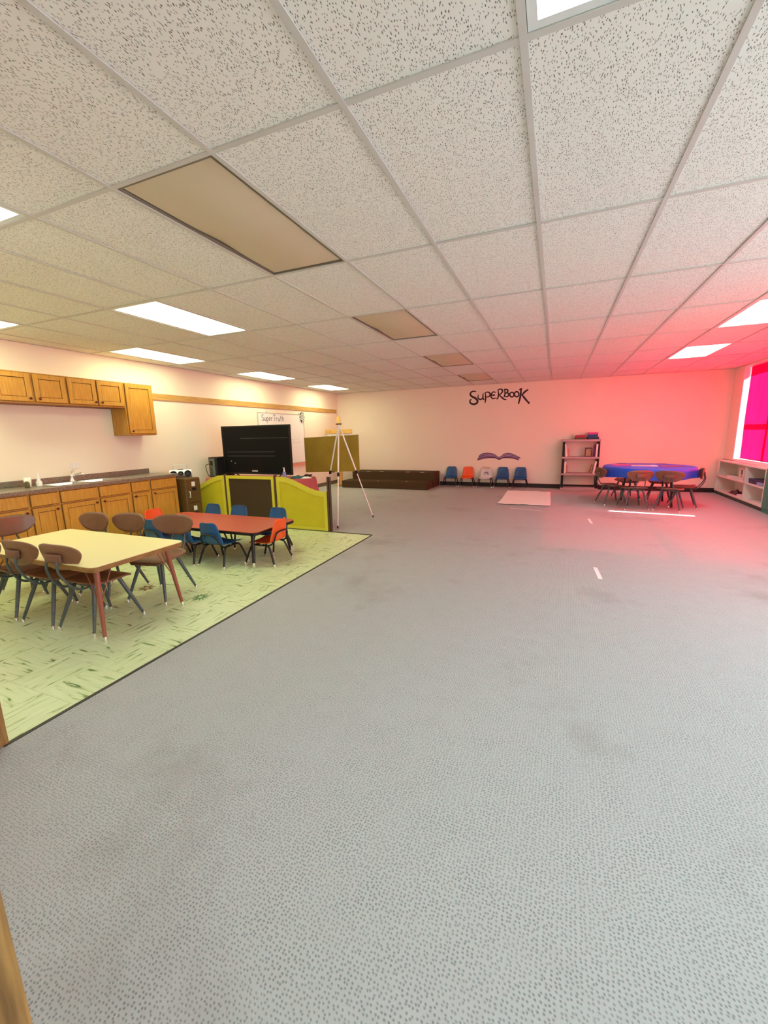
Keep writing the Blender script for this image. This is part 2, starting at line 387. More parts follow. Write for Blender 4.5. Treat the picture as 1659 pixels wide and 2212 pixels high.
def round_rect(hx, hy, r, n=5):
    out = []
    for cx, cy, a0 in ((hx - r, hy - r, 0), (-hx + r, hy - r, 90), (-hx + r, -hy + r, 180), (hx - r, -hy + r, 270)):
        for k in range(n + 1):
            a = math.radians(a0 + 90 * k / n); out.append((cx + r * math.cos(a), cy + r * math.sin(a)))
    return out

# ================================================================== the setting
CZ = 2.573; XL, XR, YF, YN = -5.95, 3.34, 10.93, -1.6
GX, GY, TX, TY = -1.372, 1.535, 0.61, 1.2143          # ceiling grid origin and module
VX, VY0, VY1 = -2.35, 0.88, 5.17                        # vinyl area

fl = MB()
fl.box(VX, 3.75, YN, YF, -0.06, 0.0).box(XL - .15, VX, VY1, YF, -0.06, 0.0).box(XL - .15, VX, YN, VY0, -0.06, 0.0)
struct(fl.build('floor', 'carpet'), 'grey loop carpet covering most of the floor')
vin = struct(B(XL - .15, VX, VY0, VY1, -0.06, -0.003).build('floor', 'adhesive'), 'pale green streaked vinyl tile floor of the kitchen corner')
TS = 0.305
tile_me = B(-TS / 2 + .0006, TS / 2 - .0006, -TS / 2 + .0006, TS / 2 - .0006, -0.003, 0.0).mesh('tile', 'vinyl')
nx, ny = math.ceil((VX - XL) / TS), math.ceil((VY1 - VY0) / TS)
for i in range(nx):
    for j in range(ny):
        x1 = VX - i * TS; y1 = VY1 - j * TS
        x0 = max(x1 - TS, XL); y0 = max(y1 - TS, VY0)
        full = (x1 - x0 > TS - 1e-4) and (y1 - y0 > TS - 1e-4)
        if full:
            o = bpy.data.objects.new('tile', tile_me); C.objects.link(o)
            o.location = ((x0 + x1) / 2, (y0 + y1) / 2, 0); o.rotation_euler.z = PI / 2 * ((i + j) % 2)
        else:
            hx, hy = (x1 - x0) / 2 - .0006, (y1 - y0) / 2 - .0006
            if hx < .02 or hy < .02: continue
            o = B(-hx, hx, -hy, hy, -0.003, 0).build('tile', 'vinyl', None, ((x0 + x1) / 2, (y0 + y1) / 2, 0))
        o.parent = vin

struct(B(VX - .004, VX + .016, VY0, VY1 + .012, 0.0, 0.004).build('trim_1', 'trimstrip'))
struct(B(XL, VX, VY1 - .004, VY1 + .024, 0.0, 0.006).build('trim_2', 'trimstrip'))

struct(B(XL - .15, XL, YN, YF + .15, 0, 2.9).build('wall_left', 'wall'), 'cream left wall behind the kitchen cabinets and whiteboard')
struct(B(XL, 3.75, YF, YF + .15, 0, 2.9).build('wall_far', 'wall'), 'cream far wall with painted lettering')
struct(B(XL - .15, 3.9, YN - .15, YN, 0, 2.9).build('wall_back', 'wall'))
wr = MB()
wr.box(3.58, 3.75, 4.9, YF, 0, .735).box(3.34, 3.58, 4.9, 7.19, 0, .735)                       # low wall behind the shelves
wr.box(3.34, 3.75, 10.46, YF, .735, 2.9)                   # far pier
wr.box(3.34, 3.75, 4.9, 10.46, 2.56, 2.9)
wr.box(3.34, 3.75, 4.2, 4.9, 0, 2.9)                       # pier between the pink window and the added fill window
wr.box(3.34, 3.75, -0.8, 4.2, 0, .85).box(3.34, 3.75, -0.8, 4.2, 2.56, 2.9)
wr.box(3.34, 3.75, YN, -0.8, 0, 2.9)
struct(wr.build('wall_right', 'wall'), 'cream right wall with the pink window')
# closet block and door jamb just left of the viewer
struct(B(XL, -2.40, YN, .86, 0, 2.56).build('wall_closet', 'wall'))
struct(B(-2.40, -.81, YN, .205, 0, 2.56).build('wall_near', 'wall'))
struct(B(-2.46, -2.345, .86, .905, 0, 2.12).add([], []).box(-2.40, -2.345, .78, .86, 0, 2.12).build('trim_3', 'casing', bevel=.004), 'stained wood corner casing at the edge of the vinyl floor')
jm = MB().box(-.86, -.752, .205, .245, 0, 2.12).box(-.81, -.735, .12, .205, 0, 2.12)
struct(jm.build('trim_4', 'casing', bevel=.006), 'stained wood door casing in the near left corner')
struct(B(-.81, -.765, -.02, .115, 0, 2.12).build('trim_5', 'casing', bevel=.004))

struct(B(-2.86, 3.34, YF - .012, YF, 0, .10).build('baseboard_far', 'base', bevel=.003), 'black cove base along the far wall')
struct(B(XL, XL + .012, 5.2, YF, 0, .10).build('baseboard_left', 'base_grey', bevel=.003), 'brown cove base along the left wall')
struct(B(XL, XL + .02, 4.63, 10.84, 2.02, 2.12).build('trim_6', 'strip', bevel=.002), 'long pine board fixed high along the left wall')

# ---- ceiling: slab above, grid, one board per cell
ceil = struct(B(XL - .15, 3.9, YN - .15, YF + .15, 2.75, 2.9).build('ceiling', 'plenum'), 'suspended ceiling of speckled white tiles')
c0, c1, r0, r1 = -8, 8, -2, 8
LIT = {(-3, -1): 'cool', (-7, 0): 'warm', (-4, 1): 'warm', (-7, 2): 'warm', (-7, 4): 'warm', (-7, 6): 'warm',
       (5, 3): 'cool', (5, 5): 'cool', (2, -1): 'cool', (5, 1): 'cool'}  # last panel is unseen, carries on the right row and lights the foreground
DEAD = [(-1, 0), (-1, 2), (-1, 4), (-1, 6)]
XRC = 3.34
full_me = B(-TX / 2 + .002, TX / 2 - .002, -TY / 2 + .002, TY / 2 - .002, 0, .015).mesh('ceiling_tile', 'tile')
for c in range(c0, c1):
    for r in range(r0, r1):
        x0 = max(GX + c * TX, XL); x1 = min(GX + (c + 1) * TX, XRC); y0 = max(GY + r * TY, YN); y1 = min(GY + (r + 1) * TY, YF)
        if x1 - x0 < .03 or y1 - y0 < .03 or (c, r) in LIT or (c, r) in DEAD: continue
        dz = random.uniform(0, .0015)
        if x1 - x0 > TX - .01 and y1 - y0 > TY - .01:
            o = bpy.data.objects.new('ceiling_tile', full_me); C.objects.link(o)
        else:
            hx, hy = (x1 - x0) / 2 - .001, (y1 - y0) / 2 - .001
            o = B(-hx, hx, -hy, hy, 0, .015).build('ceiling_tile', 'tile')
        o.location = ((x0 + x1) / 2, (y0 + y1) / 2, CZ + .002 + dz); o.parent = ceil
def tee(y0, y1, horizontal, at):
    mb = MB(); h = .012
    if horizontal: mb.box(y0, y1, at - h, at + h, CZ - .003, CZ + .002).box(y0, y1, at - .002, at + .002, CZ + .002, CZ + .03)
    else: mb.box(at - h, at + h, y0, y1, CZ - .004, CZ + .001).box(at - .002, at + .002, y0, y1, CZ + .002, CZ + .03)
    return mb
for c in range(c0, c1 + 1):
    x = GX + c * TX
    if XL < x < XRC: tee(YN, YF, False, x).build('main_runner', 'tbar', ceil)
for r in range(r0, r1 + 1):
    y = GY + r * TY
    if YN < y < YF: tee(XL, XRC, True, y).build('cross_tee', 'tbar', ceil)
wa = MB().box(XL, XRC, YF - .022, YF, CZ - .004, CZ).box(XL, XL + .022, YN, YF, CZ - .004, CZ).box(XRC - .022, XRC, YN, YF, CZ - .004, CZ)
wa.build('wall_angle', 'tbar', ceil)

def troffer_meshes():
    hx, hy, w = TX / 2 - .014, TY / 2 - .014, .028
    fr = MB()
    fr.box(-hx, hx, -hy, -hy + w, .0, .05).box(-hx, hx, hy - w, hy, .0, .05).box(-hx, -hx + w, -hy + w, hy - w, .0, .05).box(hx - w, hx, -hy + w, hy - w, .0, .05)
    fr.box(-hx, hx, -hy, hy, .05, .09)
    return fr, (hx - w, hy - w)
fr, (lx, ly) = troffer_meshes()
fr_me = fr.mesh('frame', 'troffer')
lens_me = {k: B(-lx, lx, -ly, ly, .004, .009).mesh('diffuser', 'lens_' + k) for k in ('warm', 'cool')}
LL = {(-3, -1): 'lit ceiling panel cut off by the left edge of the picture, nearest on that side',
      (-7, 0): 'lit ceiling panel nearest the left wall, cut off above the first wall cabinet',
      (-4, 1): 'largest fully visible lit ceiling panel, left of centre above the kitchen',
      (-7, 2): 'lit ceiling panel along the left wall just above the tall wall cabinet',
      (-7, 4): 'lit ceiling panel along the left wall above the whiteboard side, second from far corner',
      (-7, 6): 'smallest lit ceiling panel, in the far left corner of the room',
      (5, 3): 'lit ceiling panel on the right cut off by the picture edge above the pink window',
      (5, 5): 'lit ceiling panel above the round blue table',
      (2, -1): 'lit ceiling panel with pale blue rim at the top edge of the picture',
      (5, 1): 'unseen lit ceiling panel carrying on the right-hand row near the viewer'}
def panel(c, r, label, lens, group, fr_me=fr_me):
    t = thing('ceiling_light', label, 'ceiling light', (GX + (c + .5) * TX, GY + (r + .5) * TY, CZ), 0, group)
    o = bpy.data.objects.new('frame', fr_me); C.objects.link(o); o.parent = t
    o = bpy.data.objects.new('diffuser', lens); C.objects.link(o); o.parent = t
    return t
for (c, r), k in LIT.items(): panel(c, r, LL[(c, r)], lens_me[k], 'lit ceiling panels')
hx_, hy_ = TX / 2 - .014, TY / 2 - .014
dfr = MB()
for a_ in (-1, 1):
    dfr.box(min(a_ * hx_, a_ * (hx_ - .012)), max(a_ * hx_, a_ * (hx_ - .012)), -hy_, hy_, .0, .05)
    dfr.box(-hx_ + .012, hx_ - .012, min(a_ * hy_, a_ * (hy_ - .012)), max(a_ * hy_, a_ * (hy_ - .012)), .0, .05)
dfr.box(-hx_, hx_, -hy_, hy_, .05, .09)
dfr_me = dfr.mesh('frame', 'aged_frame')
lx, ly = hx_ - .022, hy_ - .020
def sag(u, v):
    x, y = (u * 2 - 1) * lx, (v * 2 - 1) * ly
    return (x, y, .006 - .03 * math.sin(PI * u) * math.sin(PI * v) ** 0.7 + .012 * math.exp(-((u - .03) / .06) ** 2) * math.exp(-((v - .55) / .12) ** 2))
dead_me = MB().grid(sag, 12, 24).mesh('diffuser', 'dead_lens')
DL = ['unlit tan ceiling panel with sagging lens, nearest and largest of the unlit ones', 'unlit pinkish ceiling panel, second in the row of unlit panels',
      'unlit ceiling panel, third in the row of unlit panels toward the far wall', 'unlit ceiling panel closest to the painted lettering']
for (c, r), lab in zip(DEAD, DL): panel(c, r, lab, dead_me, 'unlit ceiling panels', dfr_me)

# ---- windows
win = thing('window_1', 'tall white framed window on the right wall', None); win['kind'] = 'structure'
B(3.335, 3.57, 10.42, 10.465, .735, 2.56).build('jamb', 'win_frame', win, bevel=.004)
B(3.335, 3.62, 4.9, 10.42, .725, .765).build('sill', 'win_frame', win, bevel=.004)
B(3.335, 3.47, 4.9, 10.42, 2.53, 2.56).build('head_trim', 'win_frame', win, bevel=.003)
for y in (9.42, 8.40, 7.38, 6.34, 4.95): B(3.50, 3.56, y - .045, y + .045, .765, 2.56).build('mullion', 'win_frame', win)
yy = [10.465, 9.42, 8.40, 7.38, 6.34, 4.95]
for a, b in zip(yy[1:], yy[:-1]):
    if not (a < 7.8 < b): B(3.50, 3.56, a + .045, min(b - .045, 10.39), 1.42, 1.48).build('transom', 'win_frame', win)
    B(3.527, 3.533, a + .045, b - .045, .765, 2.56).build('pane', 'glass', win)
def cloth(y0, y1, z0, z1, x, amp=.012, seed=0):
    def f(u, v):
        y = y0 + (y1 - y0) * u; z = z0 + (z1 - z0) * v
        return (x + amp * (math.sin(y * 9 + z * 2.2 + seed) * .5 + math.sin(y * 17 - z * 3.1 + seed * 2) * .3 + math.sin(z * 5 + y * 4) * .2) * (0.4 + .6 * v), y, z)
    return MB().grid(f, max(4, int((y1 - y0) * 18)), 20)
def shade(name, label, y0, y1, z0, z1, m, seed, group):
    t = thing(name, label, 'window shade', (3.435, (y0 + y1) / 2, z0), 0, group)
    o = cloth(y0, y1, z0 + .012, z1, 3.435, seed=seed).build('cloth', m, t); o.location = -t.location
    o = B(3.425, 3.445, y0, y1, z0, z0 + .014).build('bottom_bar', 'black' if m == 'pink_shade' else 'white', t); o.location = -t.location
    return t
shade('window_shade', 'hot pink translucent cloth shade over the right-hand window', 7.84, 10.405, .775, 2.53, 'pink_shade', 1, 'pink window shades')
t = shade('window_shade', 'hot pink cloth shade nearer the viewer on the right wall', 4.92, 7.75, .775, 2.53, 'pink_shade', 2, 'pink window shades')
o = cloth(7.75, 7.84, 1.66, 2.53, 3.437, seed=3).build('cloth', 'pink_shade', t); o.location = -t.location
w2 = thing('fill_window', 'added unseen white framed window for cool fill beside the viewer', None); w2['kind'] = 'structure'  # made-up window bay out of view, put in for cool fill light
B(3.335, 3.62, -.8, 4.2, .845, .87).build('sill', 'win_frame', w2)  # sill of the added unseen fill window
B(3.335, 3.47, -.8, 4.2, 2.53, 2.56).build('head_trim', 'win_frame', w2)
for y in (-.76, .8, 2.4, 4.16): B(3.50, 3.56, y - .04, y + .04, .87, 2.56).build('mullion', 'win_frame', w2)
for a, b in ((-.76, .8), (.8, 2.4), (2.4, 4.16)): B(3.527, 3.533, a + .04, b - .04, .87, 2.56).build('pane', 'glass', w2)
for i, (a, b, lab) in enumerate(((-.79, 2.40, 'added unseen pale blue shade for cool fill, nearer the viewer'), (2.40, 4.19, 'added unseen pale blue shade for cool fill, next to the pink shades'))):
    shade('window_shade', lab, a, b, .875, 2.53, 'fill_shade', 5 + i, 'added fill shades')  # added unseen shades spreading soft daylight over foreground and ceiling

# ================================================================== kitchen along the left wall
def cab_door(parent, y0, y1, z0, z1, xf, knob=None):
    """Framed door on the +x face at xf: stiles, rails and a recessed centre panel."""
    yc, zc = (y0 + y1) / 2, (z0 + z1) / 2; w, h = (y1 - y0) / 2, (z1 - z0) / 2; s = min(.05, w * .35)
    d = MB()
    d.box(0, .02, -w, -w + s, -h, h).box(0, .02, w - s, w, -h, h).box(0, .02, -w + s, w - s, -h, -h + s).box(0, .02, -w + s, w - s, h - s, h)
    g = .006
    d.box(0, .013, -w + s + g, w - s - g, -h + s + g, h - s - g)
    o = d.build('door', 'oak', parent, bevel=.002); o.location = Vector((xf, yc, zc)) - parent.location
    B(.0005, .003, -w + s, w - s, -h + s, h - s).build('painted_groove_shade', 'oak_dark', o)  # dark sheet paints the shade inside the panel groove
    B(.0005, .006, -w - .006, w + .006, -h - .006, h + .006).build('painted_gap_shade', 'oak_dark', o)  # dark rim paints the shadow line around the door
    if knob:
        k = MB().lathe((0, 0, 0), [(.006, 0), (.006, .012), (.014, .018), (.015, .026), (.008, .031)], 12).build('knob', 'knob', o)
        k.rotation_euler.y = PI / 2
        k.location = (.02, (w - .03) * knob[0], (h - .035) * knob[1])
    return o
def drawer_front(parent, y0, y1, z0, z1, xf):
    o = B(0, .02, y0, y1, z0, z1).build('drawer_front', 'oak', parent, bevel=.005); o.location = Vector((xf, 0, 0)) - parent.location
    B(.0005, .006, y0 - .006, y1 + .006, z0 - .006, z1 + .006).build('painted_gap_shade', 'oak_dark', o)  # same painted shadow line around the drawer front
    return o
UX = -5.64
def upper(label, y0, y1, z0, z1, doors):
    t = thing('wall_cabinet', label, 'cabinet', (XL, (y0 + y1) / 2, z0), 0, 'oak wall cabinets')
    o = B(XL + .001, UX, y0, y1, z0, z1).build('body', 'oak', t); o.location = -t.location
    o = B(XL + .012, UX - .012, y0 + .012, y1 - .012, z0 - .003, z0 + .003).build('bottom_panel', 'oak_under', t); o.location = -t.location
    for a, b, k in doors: cab_door(t, a, b, z0 + .022, z1 - .016, UX, k)
    return t
upper('short oak two-door wall cabinet at the left edge of the picture', 2.645, 3.400, 1.845, 2.195, [(2.665, 3.013, (1, -1)), (3.047, 3.384, (-1, -1))])
upper('short oak two-door wall cabinet between the left one and the tall one', 3.401, 4.142, 1.845, 2.195, [(3.415, 3.754, (1, -1)), (3.776, 4.128, (-1, -1))])
upper('tall narrow oak wall cabinet at the right end of the row', 4.143, 4.60, 1.47, 2.195, [(4.165, 4.578, (-1, -1))])

BX = -5.345
def base(label, y0, y1, doors, drawers):
    t = thing('base_cabinet', label, 'cabinet', (XL, (y0 + y1) / 2, 0), 0, 'oak base cabinets')
    b = B(XL + .001, BX, y0, y1, .09, .845)
    o = b.build('body', 'oak', t); o.location = -t.location
    o = B(XL + .001, BX - .06, y0, y1, 0, .09).build('toe_kick', 'oak_dark', t); o.location = -t.location
    for a, c, k in doors: cab_door(t, a, c, .11, .675, BX, k)
    for a, c in drawers: drawer_front(t, a, c, .700, .828, BX)
    return t
base('oak base cabinet at the left edge of the picture', 2.18, 2.645, [(2.20, 2.628, (1, 1))], [(2.20, 2.628)])
base('narrow oak base cabinet left of the sink', 2.646, 2.950, [(2.663, 2.933, (1, 1))], [(2.663, 2.933)])
base('wide oak sink cabinet with two doors under the faucet', 2.951, 3.838, [(2.968, 3.384, (1, 1)), (3.420, 3.820, (-1, 1))], [(2.968, 3.384), (3.420, 3.820)])
base('narrow oak base cabinet right of the sink', 3.839, 4.130, [(3.855, 4.112, (-1, 1))], [(3.855, 4.112)])
base('oak base cabinet at the right end of the counter', 4.131, 4.595, [(4.152, 4.575, (-1, 1))], [(4.152, 4.575)])
ct = thing('countertop', 'mottled grey-brown laminate countertop with backsplash', 'countertop', (XL, 3.4, .846))
SX0, SX1, SY0, SY1 = -5.84, -5.42, 3.00, 3.80
m = MB(); z0, z1 = .846, .885
m.box(XL + .001, -5.315, 2.16, SY0, z0, z1).box(XL + .001, -5.315, SY1, 4.615, z0, z1).box(XL + .001, SX0, SY0, SY1, z0, z1).box(SX1, -5.315, SY0, SY1, z0, z1)
o = m.build('worktop', 'counter', ct); o.location = -ct.location
o = B(XL + .001, XL + .022, 2.16, 4.615, z1, .955).build('backsplash', 'counter', ct, bevel=.004); o.location = -ct.location
sk = thing('kitchen_sink', 'stainless steel double-bowl sink set in the counter', 'sink', (-5.63, 3.4, .885))
rim = MB(); zz = .886
rim.box(SX0 - .02, SX1 + .02, SY0 - .02, SY0 + .025, zz, zz + .005).box(SX0 - .02, SX1 + .02, SY1 - .025, SY1 + .02, zz, zz + .005)
rim.box(SX0 - .02, SX0 + .06, SY0 + .025, SY1 - .025, zz, zz + .005).box(SX1 - .02, SX1 + .02, SY0 + .025, SY1 - .025, zz, zz + .005)
rim.box(SX0 + .06, SX1 - .02, 3.385, 3.415, zz, zz + .005)
o = rim.build('rim', 'steel', sk, bevel=.002); o.location = -sk.location
for a, b in ((SY0 + .025, 3.385), (3.415, SY1 - .025)):
    bw = MB(); x0, x1 = SX0 + .06, SX1 - .02; zb = .86
    v = [(x0, a, zz), (x1, a, zz), (x1, b, zz), (x0, b, zz), (x0 + .02, a + .02, zb), (x1 - .02, a + .02, zb), (x1 - .02, b - .02, zb), (x0 + .02, b - .02, zb)]
    bw.add(v, [(4, 5, 6, 7), (0, 4, 7, 3), (1, 2, 6, 5), (0, 1, 5, 4), (3, 7, 6, 2)])
    o = bw.build('basin', 'steel', sk); o.location = -sk.location
fc = thing('faucet', 'chrome single-lever kitchen faucet behind the sink', 'faucet', (-5.81, 3.40, .891))
MB().lathe((0, 0, 0), [(.035, 0), (.035, .008), (.022, .014), (.02, .06), (.023, .075), (.018, .085)], 16).build('body', 'chrome', fc)
MB().tube(smooth_path([(0, 0, .05), (.05, .02, .085), (.11, .045, .105), (.15, .062, .085)]), [.013] * 18 + [.011], 10).build('spout', 'chrome', fc)
MB().tube(smooth_path([(0, 0, .08), (-.01, .0, .105), (.01, .015, .135), (.03, .03, .148)]), .009, 8).build('lever', 'chrome', fc)
pl = thing('outlet_plate', 'white outlet plate on the wall above the sink', 'outlet', (XL, 3.545, 1.085))
B(.0005, .006, -.058, .058, -.036, .036).build('plate', 'white_plastic', pl, bevel=.002)
for dy in (-.024, .024): B(.006, .008, dy - .014, dy + .014, -.02, .02).build('socket', 'white', pl)
cu = MB().lathe((0, 0, 0), [(.028, 0), (.030, .004), (.040, .11), (.038, .11), (.028, .008), (.0, .006)], 18).build('plastic_cup', 'lens_clear', None, (-5.72, 2.86, .886))
tag(cu, 'clear plastic cup on the left end of the counter', 'cup')
cb = thing('soap_bottle', 'small white pointed bottle beside the cup on the counter', 'bottle', (-5.70, 2.965, .886))
MB().lathe((0, 0, 0), [(.030, 0), (.030, .05), (.026, .06)], 16).build('jar', 'lens_clear', cb)
MB().lathe((0, 0, 0), [(.02, .06), (.014, .12), (.006, .16)], 14).build('nozzle', 'white_plastic', cb)
sc_o = MB().lathe((0, 0, 0), [(.024, 0), (.026, .01), (.026, .055), (.018, .068), (.012, .072)], 14).build('scrub_brush', 'olive', None, (-5.66, 2.82, .886))
tag(sc_o, 'small dark jar in front of the clear cup', 'jar')
op = MB().prism([(0, 0), (.09, .02), (.10, .07), (.05, .12), (-.01, .06)], lambda u, v: (XL + .001, 2.64 + u, 1.52 + v), lambda u, v: (XL + .003, 2.64 + u, 1.52 + v)).build('paper_cutout', 'orange_paper')
tag(op, 'orange paper cutout on the wall below the wall cabinets at the picture edge', 'paper')

# filing cabinet and boombox
fcx = thing('filing_cabinet', 'brown metal two-drawer filing cabinet beside the counter end', 'filing cabinet', (-5.53, 4.79, 0))
B(-.28, .30, -.145, .145, 0, .80).build('body', 'file', fcx, bevel=.012)
for z0, z1 in ((.04, .405), (.42, .785)):
    d = B(.30, .312, -.135, .135, z0, z1).build('drawer', 'file', fcx, bevel=.004)
    zc = z1 - .16
    o = B(.312, .316, -.03, .045, zc - .02, zc + .02).build('label_holder', 'black', d)
    o = B(.312, .3145, -.035, .03, zc + .045, zc + .115).build('paper_label', 'paper', d)
    if z0 > .1: MB().tube([(.312, -.095, zc - .12), (.335, -.095, zc - .12), (.335, -.095, zc - .03), (.312, -.095, zc - .03)], .008, 8).build('handle', 'silver', d)
bb = thing('boombox', 'silver boombox with round black speakers on the filing cabinet', 'boombox', (-5.47, 4.80, .80), math.radians(50)); bb.scale = (.78, .78, .78)
def cap(u, v):
    a = v * 2 * PI
    return ((u - .5) * .40, math.cos(a) * .075, .085 + math.sin(a) * .08)
MB().grid(cap, 10, 18).add([cap(0, k / 18) for k in range(18)], [tuple(range(18))]).add([cap(1, k / 18) for k in range(18)], [tuple(range(17, -1, -1))]).build('case', 'silver', bb)
for x, r in ((-.13, .062), (.13, .062), (0, .048)):
    o = MB().lathe((0, 0, 0), [(r, 0), (r, .012), (r * .9, .016), (r * .5, .006), (0.0, .004)], 20).build('speaker' if x else 'disc_cover', 'black', bb)
    o.rotation_euler.x = PI / 2; o.location = (x, -.07, .085)
MB().tube(smooth_path([(-.12, .02, .155), (-.12, .02, .23), (-.10, .02, .25), (.10, .02, .25), (.12, .02, .23), (.12, .02, .155)]), .006, 8).build('handle', 'silver', bb)
B(-.05, .05, -.03, .03, .160, .170).build('control_strip', 'black', bb)

# ================================================================== chairs
def big_chair():
    """Childrens school chair: moulded seat, oval back on two bent rods, four splayed tapered legs."""
    t = thing('school_chair', '', 'chair')
    def seat(u, v):
        x = (u * 2 - 1); y = v
        hw = .175 + .022 * math.sin(PI * min(1, y * 1.05)); 
        if y > .85: hw -= .05 * ((y - .85) / .15) ** 2
        if y < .12: hw -= .06 * ((.12 - y) / .12) ** 2
        z = .375 - .014 * (1 - x * x) * math.sin(PI * y) - .028 * max(0, (y - .72) / .28) ** 2 + .022 * max(0, (.22 - y) / .22) ** 2
        return (x * hw, -.175 + .365 * y, z)
    MB().grid(seat, 12, 14).build('seat', 'brown_shell', t, solid=.014)
    def back(u, v):
        s = math.sin((u - .5) * PI); c = max(0.0, 1 - abs(s) ** 3.0)      # denser columns towards the round ends
        ex = s * .216; top = .076 * c ** .42; bot = -.116 * c ** .60
        ez = bot + (top - bot) * v
        return (ex * (1 - .10 * max(0, -ez / .112)), -.262 + .9 * ex * ex - .14 * ez, .628 + ez)
    b = MB().grid(back, 24, 8).build('backrest', 'brown_shell', t, solid=.014)
    br = MB().grid(lambda u, v: ((u - .5) * .17, -.272 - .022 * math.sin(PI * u) ** .5 * (1 - .5 * v), .575 + .06 * v), 8, 3)
    br.build('bracket', 'brown_edge', t, solid=.012)
    for s in (-1, 1):
        p = smooth_path([(s * .085, .04, .352), (s * .085, -.10, .345), (s * .085, -.185, .352), (s * .078, -.245, .405), (s * .062, -.288, .50), (s * .058, -.29, .56), (s * .055, -.276, .615)], 5)
        MB().tube(p, .0085, 8).build('back_rod', 'grey_leg', t)
    for sx in (-1, 1):
        for sy in (-1, 1):
            top = Vector((sx * .105, sy * .095, .352)); foot = Vector((sx * .192, sy * .205, .012))
            l = MB().tube([top, top.lerp(foot, .5), foot], [.0155, .0145, .0095], 10).build('leg', 'grey_leg', t)
            MB().lathe((foot.x, foot.y, 0), [(.014, 0), (.015, .006), (.011, .02), (.0105, .032)], 10).build('glide', 'chrome', l)
    fr = MB()
    ring = [(math.cos(a) * .125, math.sin(a) * .115, .350) for a in [2 * PI * k / 16 for k in range(17)]]
    fr.tube(ring, .009, 8, False).build('seat_ring', 'grey_leg', t)
    return t
def small_chair(shell, decal=False):
    """Preschool stacking chair: one-piece plastic shell on a black bent-tube frame."""
    t = thing('preschool_chair', '', 'chair')
    prof = smooth_path([(.155, .228, .120), (.150, .243, .142), (.10, .252, .152), (.0, .246, .158), (-.085, .246, .158), (-.135, .262, .156), (-.160, .305, .150),
                        (-.176, .37, .141), (-.190, .44, .129), (-.198, .485, .117), (-.201, .503, .098), (-.202, .509, .070)], 3)
    n = len(prof) - 1
    def f(u, v):
        i = min(int(v * n + 1e-6), n); y, z, hw = prof[i]; x = u * 2 - 1
        k = max(0, min(1, (z - .255) / .05))
        return (x * hw, y + k * .022 * x * x, z + (1 - k) * .012 * x ** 4)
    MB().grid(f, 10, n).build('shell', shell, t, solid=.007)
    for x in (-.05, 0, .05):
        p = [(x, -.150, .300), (x, -.160, .325), (x, -.169, .365), (x, -.171, .378)]
        MB().tube(p, [.006, .010, .010, .005], 6).build('rib', shell, t)
    for sx in (-1, 1):
        for sy in (-1, 1):
            a = Vector((sx * .128, sy * .02, .228)); b = Vector((sx * .140, sy * .085, .225)); c = Vector((sx * .152, sy * .125, .19)); foot = Vector((sx * .182, sy * .192, .012))
            l = MB().tube(smooth_path([a, b, c, foot], 4), .0115, 8).build('leg', 'black_metal', t)
            MB().lathe((foot.x, foot.y, 0), [(.013, 0), (.015, .008), (.0135, .03), (.0125, .036)], 10).build('glide', 'chrome', l)
    MB().tube(smooth_path([(-.14, .06, .226), (-.14, -.11, .230), (-.128, -.165, .275), (-.112, -.186, .34), (-.075, -.193, .372), (.075, -.193, .372), (.112, -.186, .34), (.128, -.165, .275), (.14, -.11, .230), (.14, .06, .226)], 4), .009, 8).build('back_frame', 'black_metal', t)
    B(-.13, .13, .07, .09, .218, .232).build('crossbar', 'black_metal', t)
    if decal:
        mb = MB()
        ribbon(mb, [(.052 * math.cos(a), .052 * math.sin(a)) for a in [PI * k / 8 for k in range(9)]], .018, .022, lambda u, v: (u, -.160 - .28 * (v) + .0 + .022 * (u / .15) ** 2 + .0085, .318 + v))
        mb.build('arch_print', 'ink', t)
        MB().grid(lambda u, v: ((u - .5) * .215 * (1 - .12 * v), -.1895 + .022 * (u * 2 - 1) ** 2 * .5 - .007 * v + .006, .466 + .03 * v), 8, 3).build('tan_band', 'pine', t, solid=.001)
    return t

R = math.radians
bc = big_chair()
GB = 'brown school chairs around the cream yellow table'
seats = [((-3.24, 1.955), 2, 'brown school chair seen from behind, nearest of those at the cream table'),
         ((-3.665, 1.93), 0, 'brown school chair seen from behind, second from the near corner of the cream table'),
         ((-4.11, 1.93), -3, 'brown school chair cut off by the left picture edge, near side of the cream table'),
         ((-3.27, 2.53), 191, 'brown school chair facing us, rightmost of three at the cream table far side'),
         ((-3.82, 2.46), 182, 'brown school chair facing us, middle of three at the far side of the cream table'),
         ((-4.22, 2.38), 180, 'brown school chair facing us, leftmost of three at the far side of the cream table'),
         ((-4.66, 2.27), -84, 'brown school chair with pinkish sheen at the left end of the cream table')]
for i, ((x, y), a, lab) in enumerate(seats): place(bc, i > 0, (x, y, 0), R(a), lab, GB)
GR = 'brown school chairs around the round blue table'
ring = [((1.335, 8.44), 12, 'brown school chair seen from behind, front left at the round blue table'),
        ((1.88, 8.42), -20, 'pink-lit school chair seen from behind, front right at the round blue table'),
        ((1.03, 8.80), -70, 'brown school chair at the left side of the round blue table by the bookshelf'),
        ((2.16, 8.80), 82, 'brown school chair at the right side of the round blue table'),
        ((1.38, 9.60), 196, 'brown school chair behind the round blue table, on the left, only its back top showing'),
        ((1.95, 9.58), 172, 'brown school chair behind the round blue table, on the right, only its back top showing')]
for (x, y), a, lab in ring: place(bc, True, (x, y, 0), R(a), lab, GR)

